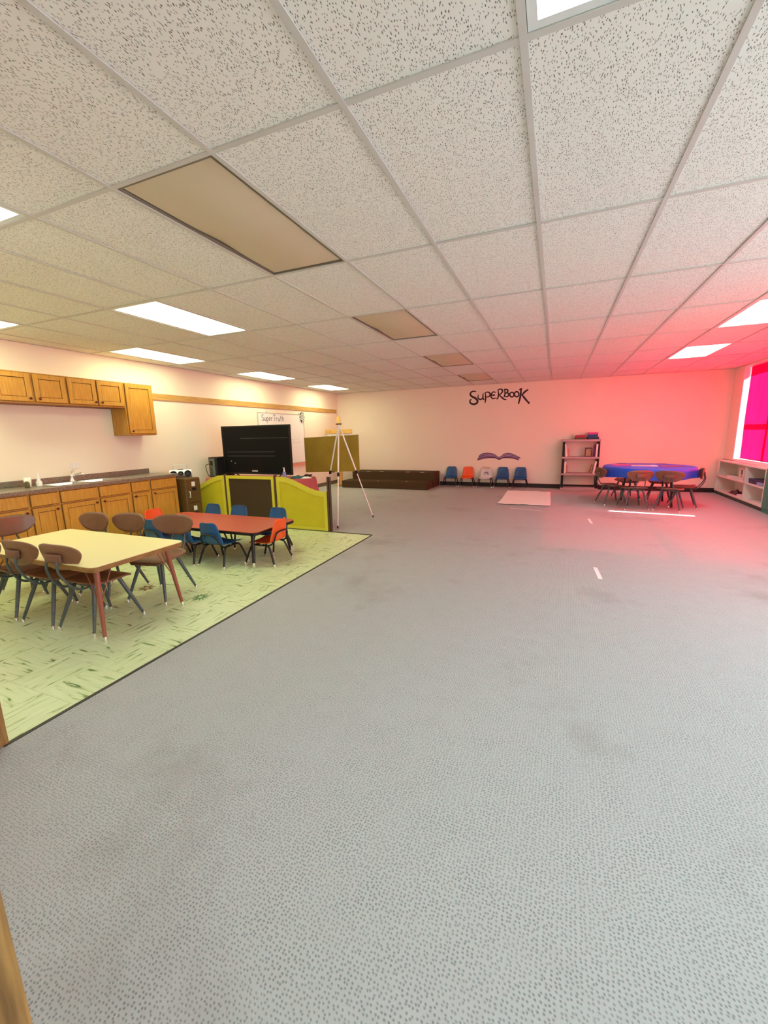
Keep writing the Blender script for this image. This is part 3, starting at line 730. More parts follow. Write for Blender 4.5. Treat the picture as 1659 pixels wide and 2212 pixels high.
cb_, co_, cw_ = small_chair('blue_shell'), small_chair('orange_shell'), small_chair('pale_shell', True)
GS = 'preschool chairs around the red table'
for i, ((x, y), a, lab) in enumerate([((-3.44, 3.47), 0, 'blue preschool chair seen from behind, near side of the red table, beside the orange one'),
        ((-3.84, 3.42), 3, 'blue preschool chair at the near side of the red table, second from the orange one'),
        ((-4.26, 3.42), -2, 'blue preschool chair at the near side of the red table, farthest left and mostly hidden'),
        ((-4.34, 4.11), 180, 'blue preschool chair facing us behind the red table, leftmost of three'),
        ((-3.88, 4.11), 182, 'blue preschool chair facing us behind the red table, middle of three'),
        ((-3.26, 4.11), 178, 'blue preschool chair facing us behind the red table, rightmost of three')]):
    place(cb_, i > 0, (x, y, 0), R(a), lab, GS)
place(co_, False, (-2.98, 3.70, 0), R(93), 'orange preschool chair at the right end of the red table', GS)
place(co_, True, (-4.66, 3.74, 0), R(-90), 'orange preschool chair at the left end of the red table, mostly hidden', GS)
GW = 'preschool chairs lined up against the far wall'
YW = 10.70
for x, a, pr_, lab in ((-2.52, 183, cb_, 'blue preschool chair against the far wall, next to the carpeted steps'), (-2.08, 182, co_, 'orange preschool chair in the row against the far wall'),
                   (-1.62, 180, cw_, 'pale grey preschool chair with a dark arch print against the far wall'), (-1.20, 180, cb_, 'blue preschool chair against the far wall, just right of the pale one'),
                   (-.77, 180, cb_, 'blue preschool chair against the far wall, rightmost of the row')):
    place(pr_, pr_ is not cw_, (x, YW, 0), R(a), lab, GW)

# ================================================================== tables
yt = thing('activity_table', 'cream yellow laminate table with rust red splayed legs', 'table', (-3.61, 2.08, 0))
rr = round_rect(.76, .38, .05)
MB().prism(rr, lambda u, v: (u, v, .556), lambda u, v: (u, v, .566)).build('tabletop', 'yellow_top', yt)
MB().prism([(x * 1.003, y * 1.005) for x, y in rr], lambda u, v: (u, v, .528), lambda u, v: (u, v, .5615)).build('edge_band', 'wood_band', yt)
for sx in (-1, 1):
    for sy in (-1, 1):
        a = Vector((sx * .645, sy * .285, .53)); f = Vector((sx * .705, sy * .335, .012))
        l = MB().tube([a, a.lerp(f, .5), f], [.019, .0165, .012], 12).build('leg', 'rust_leg', yt)
        MB().lathe((f.x, f.y, 0), [(.016, 0), (.017, .008), (.013, .03), (.0125, .036)], 12).build('foot_cap', 'chrome', l)
        q = a.lerp(f, .48)
        for dx, dy in ((-.11, .02), (.01, -.11)):
            MB().tube([(a.x + sx * dx, a.y + sy * dy, .53), (q.x + sx * dx * .08, q.y + sy * dy * .08, q.z)], .004, 6).build('brace', 'rust_leg', l)
rt = thing('low_table', 'low red laminate table with black edge and legs', 'table', (-3.83, 3.79, 0))
rr = round_rect(.915, .375, .07)
MB().prism(rr, lambda u, v: (u, v, .392), lambda u, v: (u, v, .402)).build('tabletop', 'red_top', rt)
MB().prism([(x * 1.003, y * 1.006) for x, y in rr], lambda u, v: (u, v, .366), lambda u, v: (u, v, .398)).build('edge_band', 'black', rt, bevel=.004)
for sx in (-1, 1):
    for sy in (-1, 1):
        a = Vector((sx * .80, sy * .28, .37)); f = Vector((sx * .84, sy * .345, .012))
        l = MB().tube([a, f], [.020, .017], 12).build('leg', 'black_metal', rt)
        MB().lathe((f.x, f.y, 0), [(.016, 0), (.018, .01), (.0165, .05), (.016, .055)], 12).build('foot_cap', 'chrome', l)

# round table under a blue cloth
RC = (1.63, 9.02); RR = .74; RZ = .71
bt = thing('round_table', 'round folding table under the blue cloth', 'table', (RC[0], RC[1], 0))
MB().lathe((0, 0, 0), [(RR - .03, RZ - .045), (RR - .012, RZ - .042), (RR - .012, RZ - .010), (RR - .02, RZ - .006)], 40).build('tabletop', 'white', bt)
for k in range(4):
    a = PI / 4 + k * PI / 2
    MB().tube([(.42 * math.cos(a), .42 * math.sin(a), RZ - .045), (.50 * math.cos(a), .50 * math.sin(a), 0)], .016, 10).build('leg', 'black_metal', bt)
def bcloth(u, v):
    a = u * 2 * PI
    if v < .5: r = (v / .5) * RR; return (r * math.cos(a), r * math.sin(a), RZ + .002 * math.sin(5 * a) * (v / .5) ** 3 * .5)
    k = (v - .5) / .5
    wv = math.sin(9 * a + 1.1 * math.sin(2 * a)) * .6 + math.sin(14 * a + 2) * .3
    r = RR + .014 * min(1, k * 5) + .030 * k * (.35 + wv * .75)
    return (r * math.cos(a), r * math.sin(a), RZ - (.175 + .015 * math.sin(4 * a + 1)) * k - .004 * min(1, k * 5))
o = MB().grid(bcloth, 120, 26).build('tablecloth', 'blue_cloth', None, (RC[0], RC[1], 0), solid=.003)
tag(o, 'royal blue tablecloth draped over the round table', 'tablecloth')
for (x, y, a, sx, sy, mt, lab) in ((1.22, 9.20, .3, .17, .12, 'pinkbook', 'magenta sheet lying on the left of the blue tablecloth'), (1.57, 9.06, -.1, .21, .14, 'paper', 'white printed sheet lying in the middle of the blue tablecloth'),
                                   (1.97, 8.98, .15, .17, .13, 'purple', 'purple folder lying right of the white sheet on the blue tablecloth')):
    s_ = thing('paper_sheet', lab, 'paper', (x, y, RZ + .004), a, 'sheets on the blue table')
    B(-sx, sx, -sy, sy, 0, .004).build('sheet', mt, s_)
    if mt == 'paper': B(-sx * .8, sx * .5, -sy * .7, sy * .1, .004, .0046).build('print', 'pinkbook', s_)

# ================================================================== room divider
dv = thing('room_divider', 'low three-panel mustard yellow room divider with a brown centre', 'room divider', (-4.46, 5.20, 0))
def top_curve(u, hi=.80, lo=.595):
    """1 at the high end, 0 at the low end: S-shaped shoulder."""
    t = max(0, min(1, (u - .08) / .84)); s = t * t * (3 - 2 * t)
    return lo + (hi - lo) * s
def divider_wing(x0, x1, high_right, ang, hinge):
    N = 22; th = .018; L = x1 - x0
    us = [i / N for i in range(N + 1)]
    H = lambda u: top_curve(u if high_right else 1 - u)
    xs = lambda u: (u * L if not high_right else u * L - L)
    p = thing('panel', None, None); p.parent = dv; p.location = (hinge + 4.46, 0, 0); p.rotation_euler.z = ang
    outer = [(xs(0), .008), (xs(1), .008)] + [(xs(u), H(u)) for u in reversed(us)]
    bw = .05
    def inner_u(u): return bw / L + u * (1 - 2 * bw / L)
    inner = [(xs(inner_u(0)), .05), (xs(inner_u(1)), .05)] + [(xs(inner_u(u)), H(inner_u(u)) - .075) for u in reversed(us)]
    n = len(outer); mb = MB()
    vs = [(x, -th, z) for x, z in outer] + [(x, -th, z) for x, z in inner] + [(x, th, z) for x, z in outer] + [(x, th, z) for x, z in inner]
    fs = []
    for i in range(n):
        j = (i + 1) % n
        fs += [(i, j, n + j, n + i), (2 * n + j, 2 * n + i, 3 * n + i, 3 * n + j), (j, i, 2 * n + i, 2 * n + j), (n + i, n + j, 3 * n + j, 3 * n + i)]
    mb.add(vs, fs); mb.build('frame', 'yellow_frame', p)
    MB().prism(inner, lambda u, v: (u, -.006, v), lambda u, v: (u, .006, v)).build('insert', 'yellow_panel', p)
    return p
divider_wing(-5.72, -4.965, True, R(3), -4.965)
divider_wing(-3.94, -3.06, False, 0, -3.94)
cp = thing('panel', None, None); cp.parent = dv
x0, x1, th = -4.925 + 4.46, -3.985 + 4.46, .018
f = MB().box(x0, x0 + .05, -th, th, .008, .80).box(x1 - .05, x1, -th, th, .008, .80).box(x0 + .05, x1 - .05, -th, th, .755, .80).box(x0 + .05, x1 - .05, -th, th, .008, .05)
f.build('frame', 'yellow_frame', cp)
B(x0 + .05, x1 - .05, -.006, .006, .05, .755).build('insert', 'brown_panel', cp)
for x in (-4.945, -3.9625):
    for dy in (-.016, .016): MB().tube([(x + 4.46, dy, 0), (x + 4.46, dy, .825)], .0155, 10).build('post', 'brown_post', dv)
for dx in (-.017, .017): MB().tube([(-3.022 + 4.46 + dx, -.0, .0), (-3.022 + 4.46 + dx, 0, .815)], .0165, 10).build('post', 'brown_post', dv)

# ================================================================== desk behind the divider
dk = thing('folding_table', 'long folding table under a rose cloth behind the yellow divider', 'table', (-4.67, 5.72, 0))
B(-.92, .92, -.29, .29, .69, .718).build('tabletop', 'white', dk)
for sx in (-1, 1):
    for sy in (-1, 1): MB().tube([(sx * .76, sy * .24, .69), (sx * .80, sy * .26, 0)], .015, 8).build('leg', 'grey_leg', dk)
def dense(n_side=14):
    out = []; base_ = round_rect(.935, .305, .05, 6)
    for i in range(len(base_)):
        a, b = base_[i], base_[(i + 1) % len(base_)]; d_ = math.hypot(a[0] - b[0], a[1] - b[1]); k = max(1, int(d_ / .06))
        for j in range(k): out.append((a[0] + (b[0] - a[0]) * j / k, a[1] + (b[1] - a[1]) * j / k))
    return out
per = dense(); n = len(per); vs = []; fs = []
rows = [0, .5, 1.0, 'e', .12, .3, .5, .75, 1]
for q, rw in enumerate(rows):
    for i, (x, y) in enumerate(per):
        if q < 3: vs.append((x * max(rw, .001), y * max(rw, .001), .722))
        else:
            k = 0.03 if rw == 'e' else rw
            nx_, ny_ = (math.copysign(1, x) if abs(x) > .89 else 0), (math.copysign(1, y) if abs(y) > .26 else 0); l2 = math.hypot(nx_, ny_) or 1
            d_ = .010 + .05 * k + .02 * k * math.sin(i * .55 + 1.5 * math.sin(i * .2))
            vs.append((x + nx_ / l2 * d_, y + ny_ / l2 * d_, .716 - .40 * k))
for q in range(len(rows) - 1):
    for i in range(n): fs.append((q * n + i, q * n + (i + 1) % n, (q + 1) * n + (i + 1) % n, (q + 1) * n + i))
o = MB().add(vs, fs, True).build('tablecloth', 'rose', None, (-4.67, 5.72, 0))
tag(o, 'rose red tablecloth on the folding table behind the divider', 'tablecloth')
DZ = .7235
tv = thing('television', 'large black flat television standing behind the yellow divider', 'television', (-4.745, 5.76, DZ), R(0))
B(-.72, .72, -.018, .022, .045, .875).build('housing', 'black', tv, bevel=.006)
B(-.695, .695, -.021, -.018, .075, .852).build('panel', 'black_gloss', tv)
for z, xa, xb in ((.66, -.3, .68), (.43, -.62, .40), (.36, -.62, .40)): B(xa, xb, -.0245, -.021, z - .004, z + .004).build('ridge', 'ridge', tv)
B(-.10, .02, -.0235, -.021, .09, .115).build('badge', 'silver', tv)
for x, z in ((-.54, .27), (-.46, .235)): B(x - .008, x + .008, -.0235, -.021, z - .006, z + .006).build('port', 'silver', tv)
for x in (-.5, .5): MB().tube([(x, -.10, .008), (x, 0, .055), (x, .11, .008)], .010, 8).build('foot', 'black', tv)
pc = thing('computer_tower', 'black desktop computer tower with grey ports left of the television', 'computer', (-5.572, 5.80, DZ))
B(-.095, .095, -.21, .21, .0, .345).build('case', 'black', pc, bevel=.004)
io = B(-.075, .045, -.216, -.21, .02, .325).build('port_plate', 'circuit', pc)
B(-.05, .0, -.219, -.216, .20, .28).build('fan_grille', 'black', io)
for z in (.05, .085, .12, .155): B(-.06, -.01, -.2185, -.216, z - .008, z + .008).build('port', 'black', io)
MB().tube(smooth_path([(-.04, -.22, .23), (-.12, -.25, .21), (-.13, -.24, .12), (-.07, -.26, .03), (.0, -.27, .01)]), .006, 6).build('cable', 'black', pc)
sp = thing('spray_bottle', 'small blue pump bottle on the cloth in front of the television', 'bottle', (-4.02, 5.52, DZ))
MB().lathe((0, 0, 0), [(.026, 0), (.03, .006), (.03, .10), (.022, .115), (.012, .12)], 16).build('bottle_body', 'sanitizer', sp)
MB().lathe((0, 0, 0), [(.013, .118), (.013, .15), (.008, .165), (.006, .19)], 12).build('pump', 'white_plastic', sp)
B(-.018, .006, -.006, .006, .178, .19).build('nozzle', 'white_plastic', sp)
kb = thing('keyboard', 'black keyboard lying flat in front of the television', 'keyboard', (-4.62, 5.50, DZ), R(2))
B(-.22, .22, -.07, .07, 0, .018).build('case', 'black', kb, bevel=.004)
for i in range(4): B(-.205, .205, -.055 + i * .03, -.032 + i * .03, .018, .024).build('key_row', 'black_gloss', kb)
for i, (x, y, a, lab) in enumerate(((-4.72, 5.66, .02, 'white paper sheet under the left of the television screen'), (-4.30, 5.50, -.08, 'white paper sheet beside the blue pump bottle'), (-5.16, 5.56, .1, 'white paper sheet in front of the computer tower'))):
    tag(B(-.15, .15, -.105, .105, 0, .002).build('paper_sheet', 'paper', None, (x, y, DZ + .0005 * i), a), lab, 'paper', 'papers on the rose cloth')
hp = thing('folded_cloth', 'dark teal and white bunched cloth beside the pump bottle', 'cloth', (-3.92, 5.74, DZ), R(25))
def bunch(w, d, h, sd):
    def f(u, v):
        x, y = (u - .5) * w, (v - .5) * d; e = math.sin(PI * u) * math.sin(PI * v)
        return (x, y, .002 + h * e ** .6 * (.65 + .35 * math.sin(u * 13 + sd) * math.cos(v * 9 + sd)))
    return MB().grid(f, 18, 14)
bunch(.24, .20, .05, 1).build('dark_fold', 'teal', hp)
o = bunch(.17, .13, .03, 3).build('white_fold', 'paper', hp); o.location = (.15, -.06, 0)
cc = thing('cable_bundle', 'tangled black cables on the right end of the rose cloth', 'cables', (-3.86, 5.93, DZ))
for k in range(3):
    MB().tube(smooth_path([(.06 * math.cos(a * 1.7 + k) + .02 * k, .045 * math.sin(a * 2.3 + k * 2), .008 + .012 * (k + .5 + .5 * math.sin(a * 3))) for a in [i * .7 for i in range(10)]], 4), .005, 6).build('cable', 'black', cc)

# ================================================================== whiteboard and its writing (left wall)
wb = thing('whiteboard', 'whiteboard with handwritten heading on the left wall behind the television', 'whiteboard', (XL, 8.22, .74))
Yc = 8.22
B(.001, .014, -.87, .87, .02, 1.17).build('board', 'whiteboard', wb)
f = MB().box(.001, .02, -.885, .885, 1.17, 1.185).box(.001, .02, -.885, -.87, .0, 1.17).box(.001, .02, .87, .885, .0, 1.17).box(.001, .02, -.87, .87, .0, .02)
f.build('frame', 'silver', wb)
for y in (-.57, .68): B(.001, .012, y - .012, y + .012, 1.185, 1.225).build('clip', 'silver', wb)
B(.001, .03, -.885, .885, -.075, -.003).build('tray', 'salmon', wb, bevel=.004)
G = {'S': [[(.9, .85), (.55, 1), (.15, .8), (.3, .55), (.75, .42), (.85, .15), (.45, 0), (.05, .15)]],
     'u': [[(.1, .55), (.12, .12), (.45, 0), (.75, .15), (.8, .55)], [(.8, .55), (.85, 0)]],
     'p': [[(.12, .55), (.15, -.4)], [(.14, .45), (.5, .58), (.82, .3), (.5, .0), (.16, .08)]],
     'e': [[(.12, .28), (.8, .32), (.55, .58), (.15, .42), (.15, .1), (.5, 0), (.8, .1)]],
     'r': [[(.15, .55), (.18, 0)], [(.18, .35), (.4, .55), (.75, .5)]],
     'T': [[(.0, 1), (1, .98)], [(.5, 1), (.52, 0)]],
     't': [[(.4, .9), (.42, .08), (.7, 0)], [(.1, .6), (.75, .6)]],
     'h': [[(.12, 1), (.14, 0)], [(.14, .38), (.45, .58), (.75, .4), (.78, 0)]]}
tx = MB(); y = -.76; H_ = .135
for ch in 'SuperTruth':
    wd = .088 if ch in 'ST' else .066
    for st in G[ch]: ribbon(tx, [(y + u * wd, 1.005 + v * H_) for u, v in st],   .014, .015, lambda u, v: (.0152, u, v), n=4)
    y += wd + .012
tx.build('handwriting', 'ink', wb)
sq = MB(); random.seed(9)
for (ya, yb, z) in ((.10, .36, .90), (-.30, -.05, .88), (.25, .62, .57), (.30, .70, .50), (.18, .34, .58)):
    y = ya
    while y < yb:
        pts = [(y + k * .007, z + random.uniform(-.018, .022)) for k in range(5)]
        ribbon(sq, pts, .004, .005, lambda u, v: (.0152, u, v), n=2); y += .045
sq.build('faded_writing', 'ink_pale', wb)
ck = thing('checkered_ornament', 'black and white checkered oval ornament hung on the whiteboard corner', 'ornament', (XL + .022, 9.03, 1.86))
for i in range(-3, 4):
    for j in range(-4, 5):
        if (i / 3.3) ** 2 + (j / 4.4) ** 2 > 1: continue
        B(0, .012 + .006 * (1 - (i / 3.5) ** 2), i * .028 - .014, i * .028 + .014, j * .027 - .0135, j * .027 + .0135).build('check', 'black' if (i + j) % 2 else 'paper', ck)

# ================================================================== easel with board, cross in the corner
es = thing('tripod_easel', 'aluminium tripod easel standing right of the yellow divider', 'easel', (-3.2, 5.95, 0))
O = es.location
apex = Vector((-3.262, 6.02, 1.58))
feet = [Vector((-3.016, 5.40, .012)), Vector((-2.828, 6.32, .012)), Vector((-3.70, 6.10, .012))]
for q, f_ in enumerate(feet):
    a = apex + (f_ - apex) * .01
    k = .50
    mid = apex.lerp(f_, k)
    l = MB().tube([a - O, mid - O], .0125, 10).build('leg', 'alu', es)
    MB().tube([mid - O, f_ - O], .0088, 10).build('lower_tube', 'alu', l)
    c_ = mid - O; d_ = (f_ - apex).normalized()
    MB().tube([c_ - d_ * .03, c_ + d_ * .03], .021, 10).build('clamp', 'black', l)
    e_ = f_ - O
    MB().tube([e_ - d_ * .03, e_ + d_ * .004], .0125, 8).build('foot', 'black', l)
B(-.05, .05, -.018, .018, 1.572, 1.592).build('hub', 'ridge', es, (apex.x - O.x, apex.y - O.y, 0), bevel=.005)
for f_ in feet[1:]:
    m_ = apex.lerp(f_, .5) - O
    MB().tube([m_, m_ + Vector((0, .14, -.01))], .008, 8).build('board_rest', 'black', es)
eb = thing('display_board', 'brown hardboard panel resting on the tripod easel', 'board', (-3.545, 6.235, .765))
o = B(-.528, .528, -.008, .008, 0, .605).build('panel', 'cork', eb); o.rotation_euler = (R(-3), R(-2.0), 0); o.location.z = .02
cr = thing('wooden_cross', 'light wooden standing cross in the far left corner', 'cross', (-5.50, 10.15, 0))
B(-.05, .05, -.02, .02, .02, 1.89).build('upright', 'pine', cr, bevel=.004)
B(-.40, .41, -.045, -.02, 1.44, 1.55).build('crossbar', 'pine', cr, bevel=.004)
MB().box(-.16, .16, -.03, .03, 0, .05).build('base', 'pine', cr, bevel=.004)
MB().box(-.03, .03, -.20, .20, 0, .05).build('base_foot', 'pine', cr, bevel=.004)
dr = thing('draped_cloth', 'white cloth swagged under the arms of the wooden cross', 'cloth', (-5.50, 10.15, 1.30))
for s in (-1, 1):
    def swag(u, v, s=s):
        x = s * (.05 + .33 * u); d_ = .16 * (1 - .55 * u ** 3)
        return (x, -.012 + .012 * math.sin(v * 12 + u * 5), .14 - d_ * v)
    MB().grid(swag, 10, 10).build('swag', 'paper', dr, solid=.003)

# ================================================================== carpeted steps
rs = thing('choir_riser', 'two-step brown carpeted riser against the far wall', 'steps', (-4.08, 10.37, 0))
B(-5.30 + 4.08, -2.90 + 4.08, 9.82 - 10.37, 10.32 - 10.37, 0, .185).build('lower_step', 'riser', rs, bevel=.008)
B(-5.22 + 4.08, -2.87 + 4.08, 10.32 - 10.37, 10.90 - 10.37, 0, .39).build('upper_step', 'riser', rs, bevel=.008)
for x in (-4.75, -4.35, -3.6, -3.2): B(x + 4.08 - .05, x + 4.08 + .05, -.02, .03, .390, .3915).build('tape_mark', 'tape', rs)
for x in (-4.3, -3.5): B(x + 4.08 - .02, x + 4.08 + .02, -.40, -.37, .185, .1865).build('tape_mark', 'tape', rs)

# ================================================================== lettering and book painted on the far wall
PW = YF - .0015
LET = {'S': [[(-1.936, 2.41), (-2.006, 2.422), (-2.063, 2.398), (-2.079, 2.343), (-2.029, 2.289), (-1.952, 2.25), (-1.896, 2.185), (-1.911, 2.126), (-1.981, 2.102), (-2.054, 2.12), (-2.088, 2.169), (-2.076, 2.213), (-2.043, 2.215)]],
 'U': [[(-1.875, 2.332), (-1.886, 2.271), (-1.856, 2.223), (-1.805, 2.213), (-1.765, 2.25), (-1.756, 2.338)], [(-1.756, 2.363), (-1.757, 2.24), (-1.721, 2.191)]],
 'P': [[(-1.703, 2.37), (-1.693, 2.225), (-1.704, 2.114)], [(-1.727, 2.364), (-1.635, 2.381), (-1.582, 2.327), (-1.613, 2.272), (-1.688, 2.261)]],
 'E': [[(-1.443, 2.36), (-1.505, 2.378), (-1.555, 2.328), (-1.561, 2.267), (-1.51, 2.215), (-1.433, 2.233)], [(-1.55, 2.298), (-1.46, 2.303)]],
 'R': [[(-1.396, 2.43), (-1.378, 2.306), (-1.396, 2.222), (-1.429, 2.199)], [(-1.408, 2.416), (-1.324, 2.436), (-1.283, 2.385), (-1.32, 2.327), (-1.371, 2.306)], [(-1.362, 2.305), (-1.306, 2.242), (-1.243, 2.19), (-1.18, 2.175)]],
 'B': [[(-1.233, 2.436), (-1.221, 2.31), (-1.251, 2.233)], [(-1.259, 2.414), (-1.191, 2.422), (-1.154, 2.384), (-1.182, 2.344), (-1.222, 2.336)], [(-1.222, 2.336), (-1.148, 2.327), (-1.132, 2.281), (-1.167, 2.246), (-1.231, 2.252)]],
 'O': [[(-1.007, 2.286), (-1.013, 2.259), (-1.03, 2.24), (-1.055, 2.233), (-1.08, 2.242), (-1.1, 2.263), (-1.107, 2.291), (-1.102, 2.319), (-1.084, 2.338), (-1.059, 2.344), (-1.034, 2.335), (-1.015, 2.314), (-1.007, 2.286)]],
 'OO': [[(-0.893, 2.289), (-0.898, 2.26), (-0.917, 2.239), (-0.942, 2.232), (-0.969, 2.242), (-0.989, 2.265), (-0.997, 2.295), (-0.991, 2.325), (-0.973, 2.345), (-0.947, 2.352), (-0.921, 2.343), (-0.901, 2.32), (-0.893, 2.289)]],
 'K': [[(-0.845, 2.42), (-0.856, 2.242), (-0.895, 2.053)], [(-0.887, 2.389), (-0.822, 2.421)], [(-0.677, 2.386), (-0.751, 2.343), (-0.824, 2.264)], [(-0.821, 2.276), (-0.734, 2.165), (-0.658, 2.072)], [(-0.663, 2.048), (-0.646, 2.101)]]}
WID = {'S': (.024, .052), 'K': (.028, .046), 'O': (.032, .032), 'OO': (.034, .034)}
lt = thing('wall_lettering', 'dark hand-painted lettering high on the far wall', 'lettering', (0, PW, 0))
for k, sts in LET.items():
    mb = MB(); a, b = WID.get(k, (.018, .036))
    for i, st in enumerate(sts): ribbon(mb, st, a, b, lambda u, v, i=i: (u, -.0002 * i, v))
    mb.build('painted_letter', 'mural_dark', lt)
bk = thing('painted_book', 'purple open book painted on the far wall above the small chairs', 'wall painting', (0, PW, 0))
half = [[(-1.867, .669), (-1.713, .719), (-1.56, .741), (-1.408, .735), (-1.313, .697), (-1.315, .755), (-1.436, .831), (-1.589, .864), (-1.717, .853), (-1.806, .809), (-1.837, .754), (-1.866, .714)],
        [(-1.313, .697), (-1.221, .736), (-1.085, .742), (-.962, .724), (-.829, .679), (-.834, .714), (-.787, .737), (-.904, .799), (-.991, .837), (-1.114, .86), (-1.212, .831), (-1.315, .755)]]
for h_ in half: MB().add([(x, 0, z) for x, z in h_], [tuple(range(len(h_)))]).build('page_block', 'mural_purple', bk)
mb = MB()
for st in ([(-1.868, .671), (-1.713, .719), (-1.56, .74), (-1.408, .735), (-1.313, .699), (-1.221, .736), (-1.085, .741), (-.962, .724), (-.829, .681)],
           [(-1.837, .754), (-1.806, .809), (-1.717, .853), (-1.589, .864), (-1.436, .831), (-1.315, .755), (-1.212, .831), (-1.114, .86), (-.991, .837), (-.904, .799), (-.793, .737)]):
    ribbon(mb, st, .010, .020 if st[0][1] < .7 else .008, lambda u, v: (u, -.0004, v))
mb.build('outline', 'mural_dark', bk)
mb = MB()
for st in ([(-1.843, .734), (-1.689, .786), (-1.537, .799), (-1.41, .774), (-1.318, .72)], [(-1.812, .786), (-1.69, .825), (-1.537, .831), (-1.41, .799), (-1.318, .735)],
           [(-1.31, .72), (-1.21, .774), (-1.087, .797), (-.964, .777), (-.823, .721)], [(-1.311, .735), (-1.211, .802), (-1.088, .83), (-.965, .812), (-.842, .752)]):
    ribbon(mb, st, .004, .010, lambda u, v: (u, -.0006, v))
mb.build('page_line', 'mural_line', bk)

# ================================================================== bookshelf by the far wall
bs = thing('bookshelf', 'grey plastic shelf unit with black posts against the far wall', 'bookshelf', (.553, 10.76, 0))
SZ = [(0.0, .055), (.355, .40), (.74, .785), (1.135, 1.185)]
for z0, z1 in SZ: B(-.40, .40, -.155, .155, z0, z1).build('shelf', 'shelf_grey', bs, bevel=.006)
for (a, b), (c_, d_) in zip(SZ[:-1], SZ[1:]):
    for sx in (-1, 1):
        for sy in (-1, 1): B(sx * .365 - .024, sx * .365 + .024, sy * .125 - .02, sy * .125 + .02, b, c_).build('post', 'black', bs)
def book(label, x, y, z, w, d, h, m, lean=0, group='books on the bookshelf', name='book'):
    """Upright book: cover boards around a paper block, leaning about the y axis."""
    t = thing(name, label, 'book', (x, y, z), 0, group)
    t.rotation_euler.y = R(lean)
    cv = MB().box(-w / 2, -w / 2 + .003, -d / 2, d / 2, 0, h).box(w / 2 - .003, w / 2, -d / 2, d / 2, 0, h).box(-w / 2, w / 2, -d / 2, -d / 2 + .004, 0, h)
    cv.build('cover', m, t); B(-w / 2 + .003, w / 2 - .003, -d / 2 + .004, d / 2 - .005, .004, h - .004).build('pages', 'paper', t)
    return t
YB = 10.76
book('tall white book leaning at the left end of the upper shelf', .255, YB - .05, .7875, .042, .20, .29, 'paper', -6)
book('short salmon book beside the tall white one on the upper shelf', .318, YB - .03, .788, .030, .16, .19, 'salmon', -8)
book('tall pale book standing at the right end of the upper shelf', .880, YB - .05, .7855, .042, .20, .29, 'paper', 1)
book('purple book next to the tall pale one on the upper shelf', .836, YB - .03, .7855, .022, .19, .28, 'purple', 1)
book('tall white book at the left end of the middle shelf', .240, YB - .05, .4005, .044, .20, .27, 'paper', 0)
book('short salmon book leaning at the left of the middle shelf', .298, YB - .03, .4035, .028, .16, .19, 'salmon', -7)
book('tall pale pink book leaning at the right end of the middle shelf', .842, YB - .05, .4045, .042, .20, .28, 'paper', 9)
book('short tan book leaning at the right of the middle shelf', .770, YB - .03, .4045, .028, .16, .20, 'tan', 14)
pf = thing('framed_picture', 'dark framed tan picture on the upper shelf', 'picture', (.72, YB - .05, .786))
B(-.075, .075, -.010, .010, 0, .205).build('frame', 'darkprint', pf, bevel=.003); B(-.055, .055, -.012, -.010, .018, .178).build('picture', 'tan', pf)
def flat_box(label, x, z, w, h, m, a=0, name='game_box'):
    t = thing(name, label, 'box', (x, YB - .02, z), R(a), 'boxes on top of the bookshelf')
    B(-w / 2, w / 2, -.11, .11, 0, h * .55).build('tray', m, t, bevel=.003); B(-w / 2 - .003, w / 2 + .003, -.113, .113, h * .4, h).build('lid', m, t, bevel=.003)
flat_box('olive box under the crimson one on top of the bookshelf', .525, 1.186, .21, .040, 'olive', 4)
flat_box('crimson box lying on the olive one on top of the bookshelf', .525, 1.2275, .20, .055, 'redbook', -3)
flat_box('navy box at the bottom of the right stack on the bookshelf', .79, 1.186, .23, .050, 'navy', 2)
flat_box('blue box in the middle of the right stack on the bookshelf', .785, 1.2375, .21, .055, 'bluebook', -4)
flat_box('magenta box at the top of the right stack on the bookshelf', .785, 1.294, .19, .045, 'pinkbook', 3)

# ================================================================== built-in shelves under the pink window
su = thing('low_shelf_unit', 'off-white open low shelves under the pink window', 'shelf', (3.39, 9.75, 0))
X0, X1 = 3.225, 3.565; SO = su.location
def sp_(name, m, *b, bevel=.003):
    o = B(*b).build(name, m, su, bevel=bevel); o.location = -SO; return o
sp_('kick', 'green_dark', X0 + .01, X1, 8.62, 10.90, 0, .065)
sp_('bottom_board', 'shelf_paint', X0, X1, 8.62, 10.90, .065, .095)
sp_('middle_board', 'shelf_paint', X0, X1, 8.65, 10.85, .375, .40)
sp_('top_board', 'shelf_paint', X0 - .01, X1, 8.62, 10.905, .695, .722)
for y in (10.86, 9.42, 8.635): sp_('upright', 'shelf_paint', X0, X1, y - .018, y + .018, .095, .695)
sp_('back_panel', 'shelf_paint', X1 - .012, X1, 8.65, 10.85, .095, .695)
sp_('corner_block', 'shelf_paint', X0 - .004, X0 + .012, 10.74, 10.90, .46, .695)
gc = thing('green_cabinet', 'green painted cabinet adjoining the off-white shelves at the right edge', 'cabinet', (3.39, 7.9, 0))
o = B(X0, X1, 7.20, 8.612, .0, .722).build('body', 'green_paint', gc, bevel=.004); o.location = -gc.location
for a, b in ((7.23, 7.88), (7.93, 8.58)):
    o = B(X0 - .016, X0, a, b, .08, .68).build('door', 'green_paint', gc, bevel=.004); o.location = -gc.location
pb = thing('picture_book', 'white book with a dark picture standing on the low shelf', 'book', (3.30, 9.80, .4005), R(-6))
B(-.012, .012, -.13, .13, 0, .235).build('cover', 'white', pb, bevel=.002)
B(-.0135, -.012, -.115, -.015, .05, .20).build('picture', 'darkprint', pb); B(-.0145, -.0135, -.115, -.015, .05, .115).build('caption', 'amber', pb)
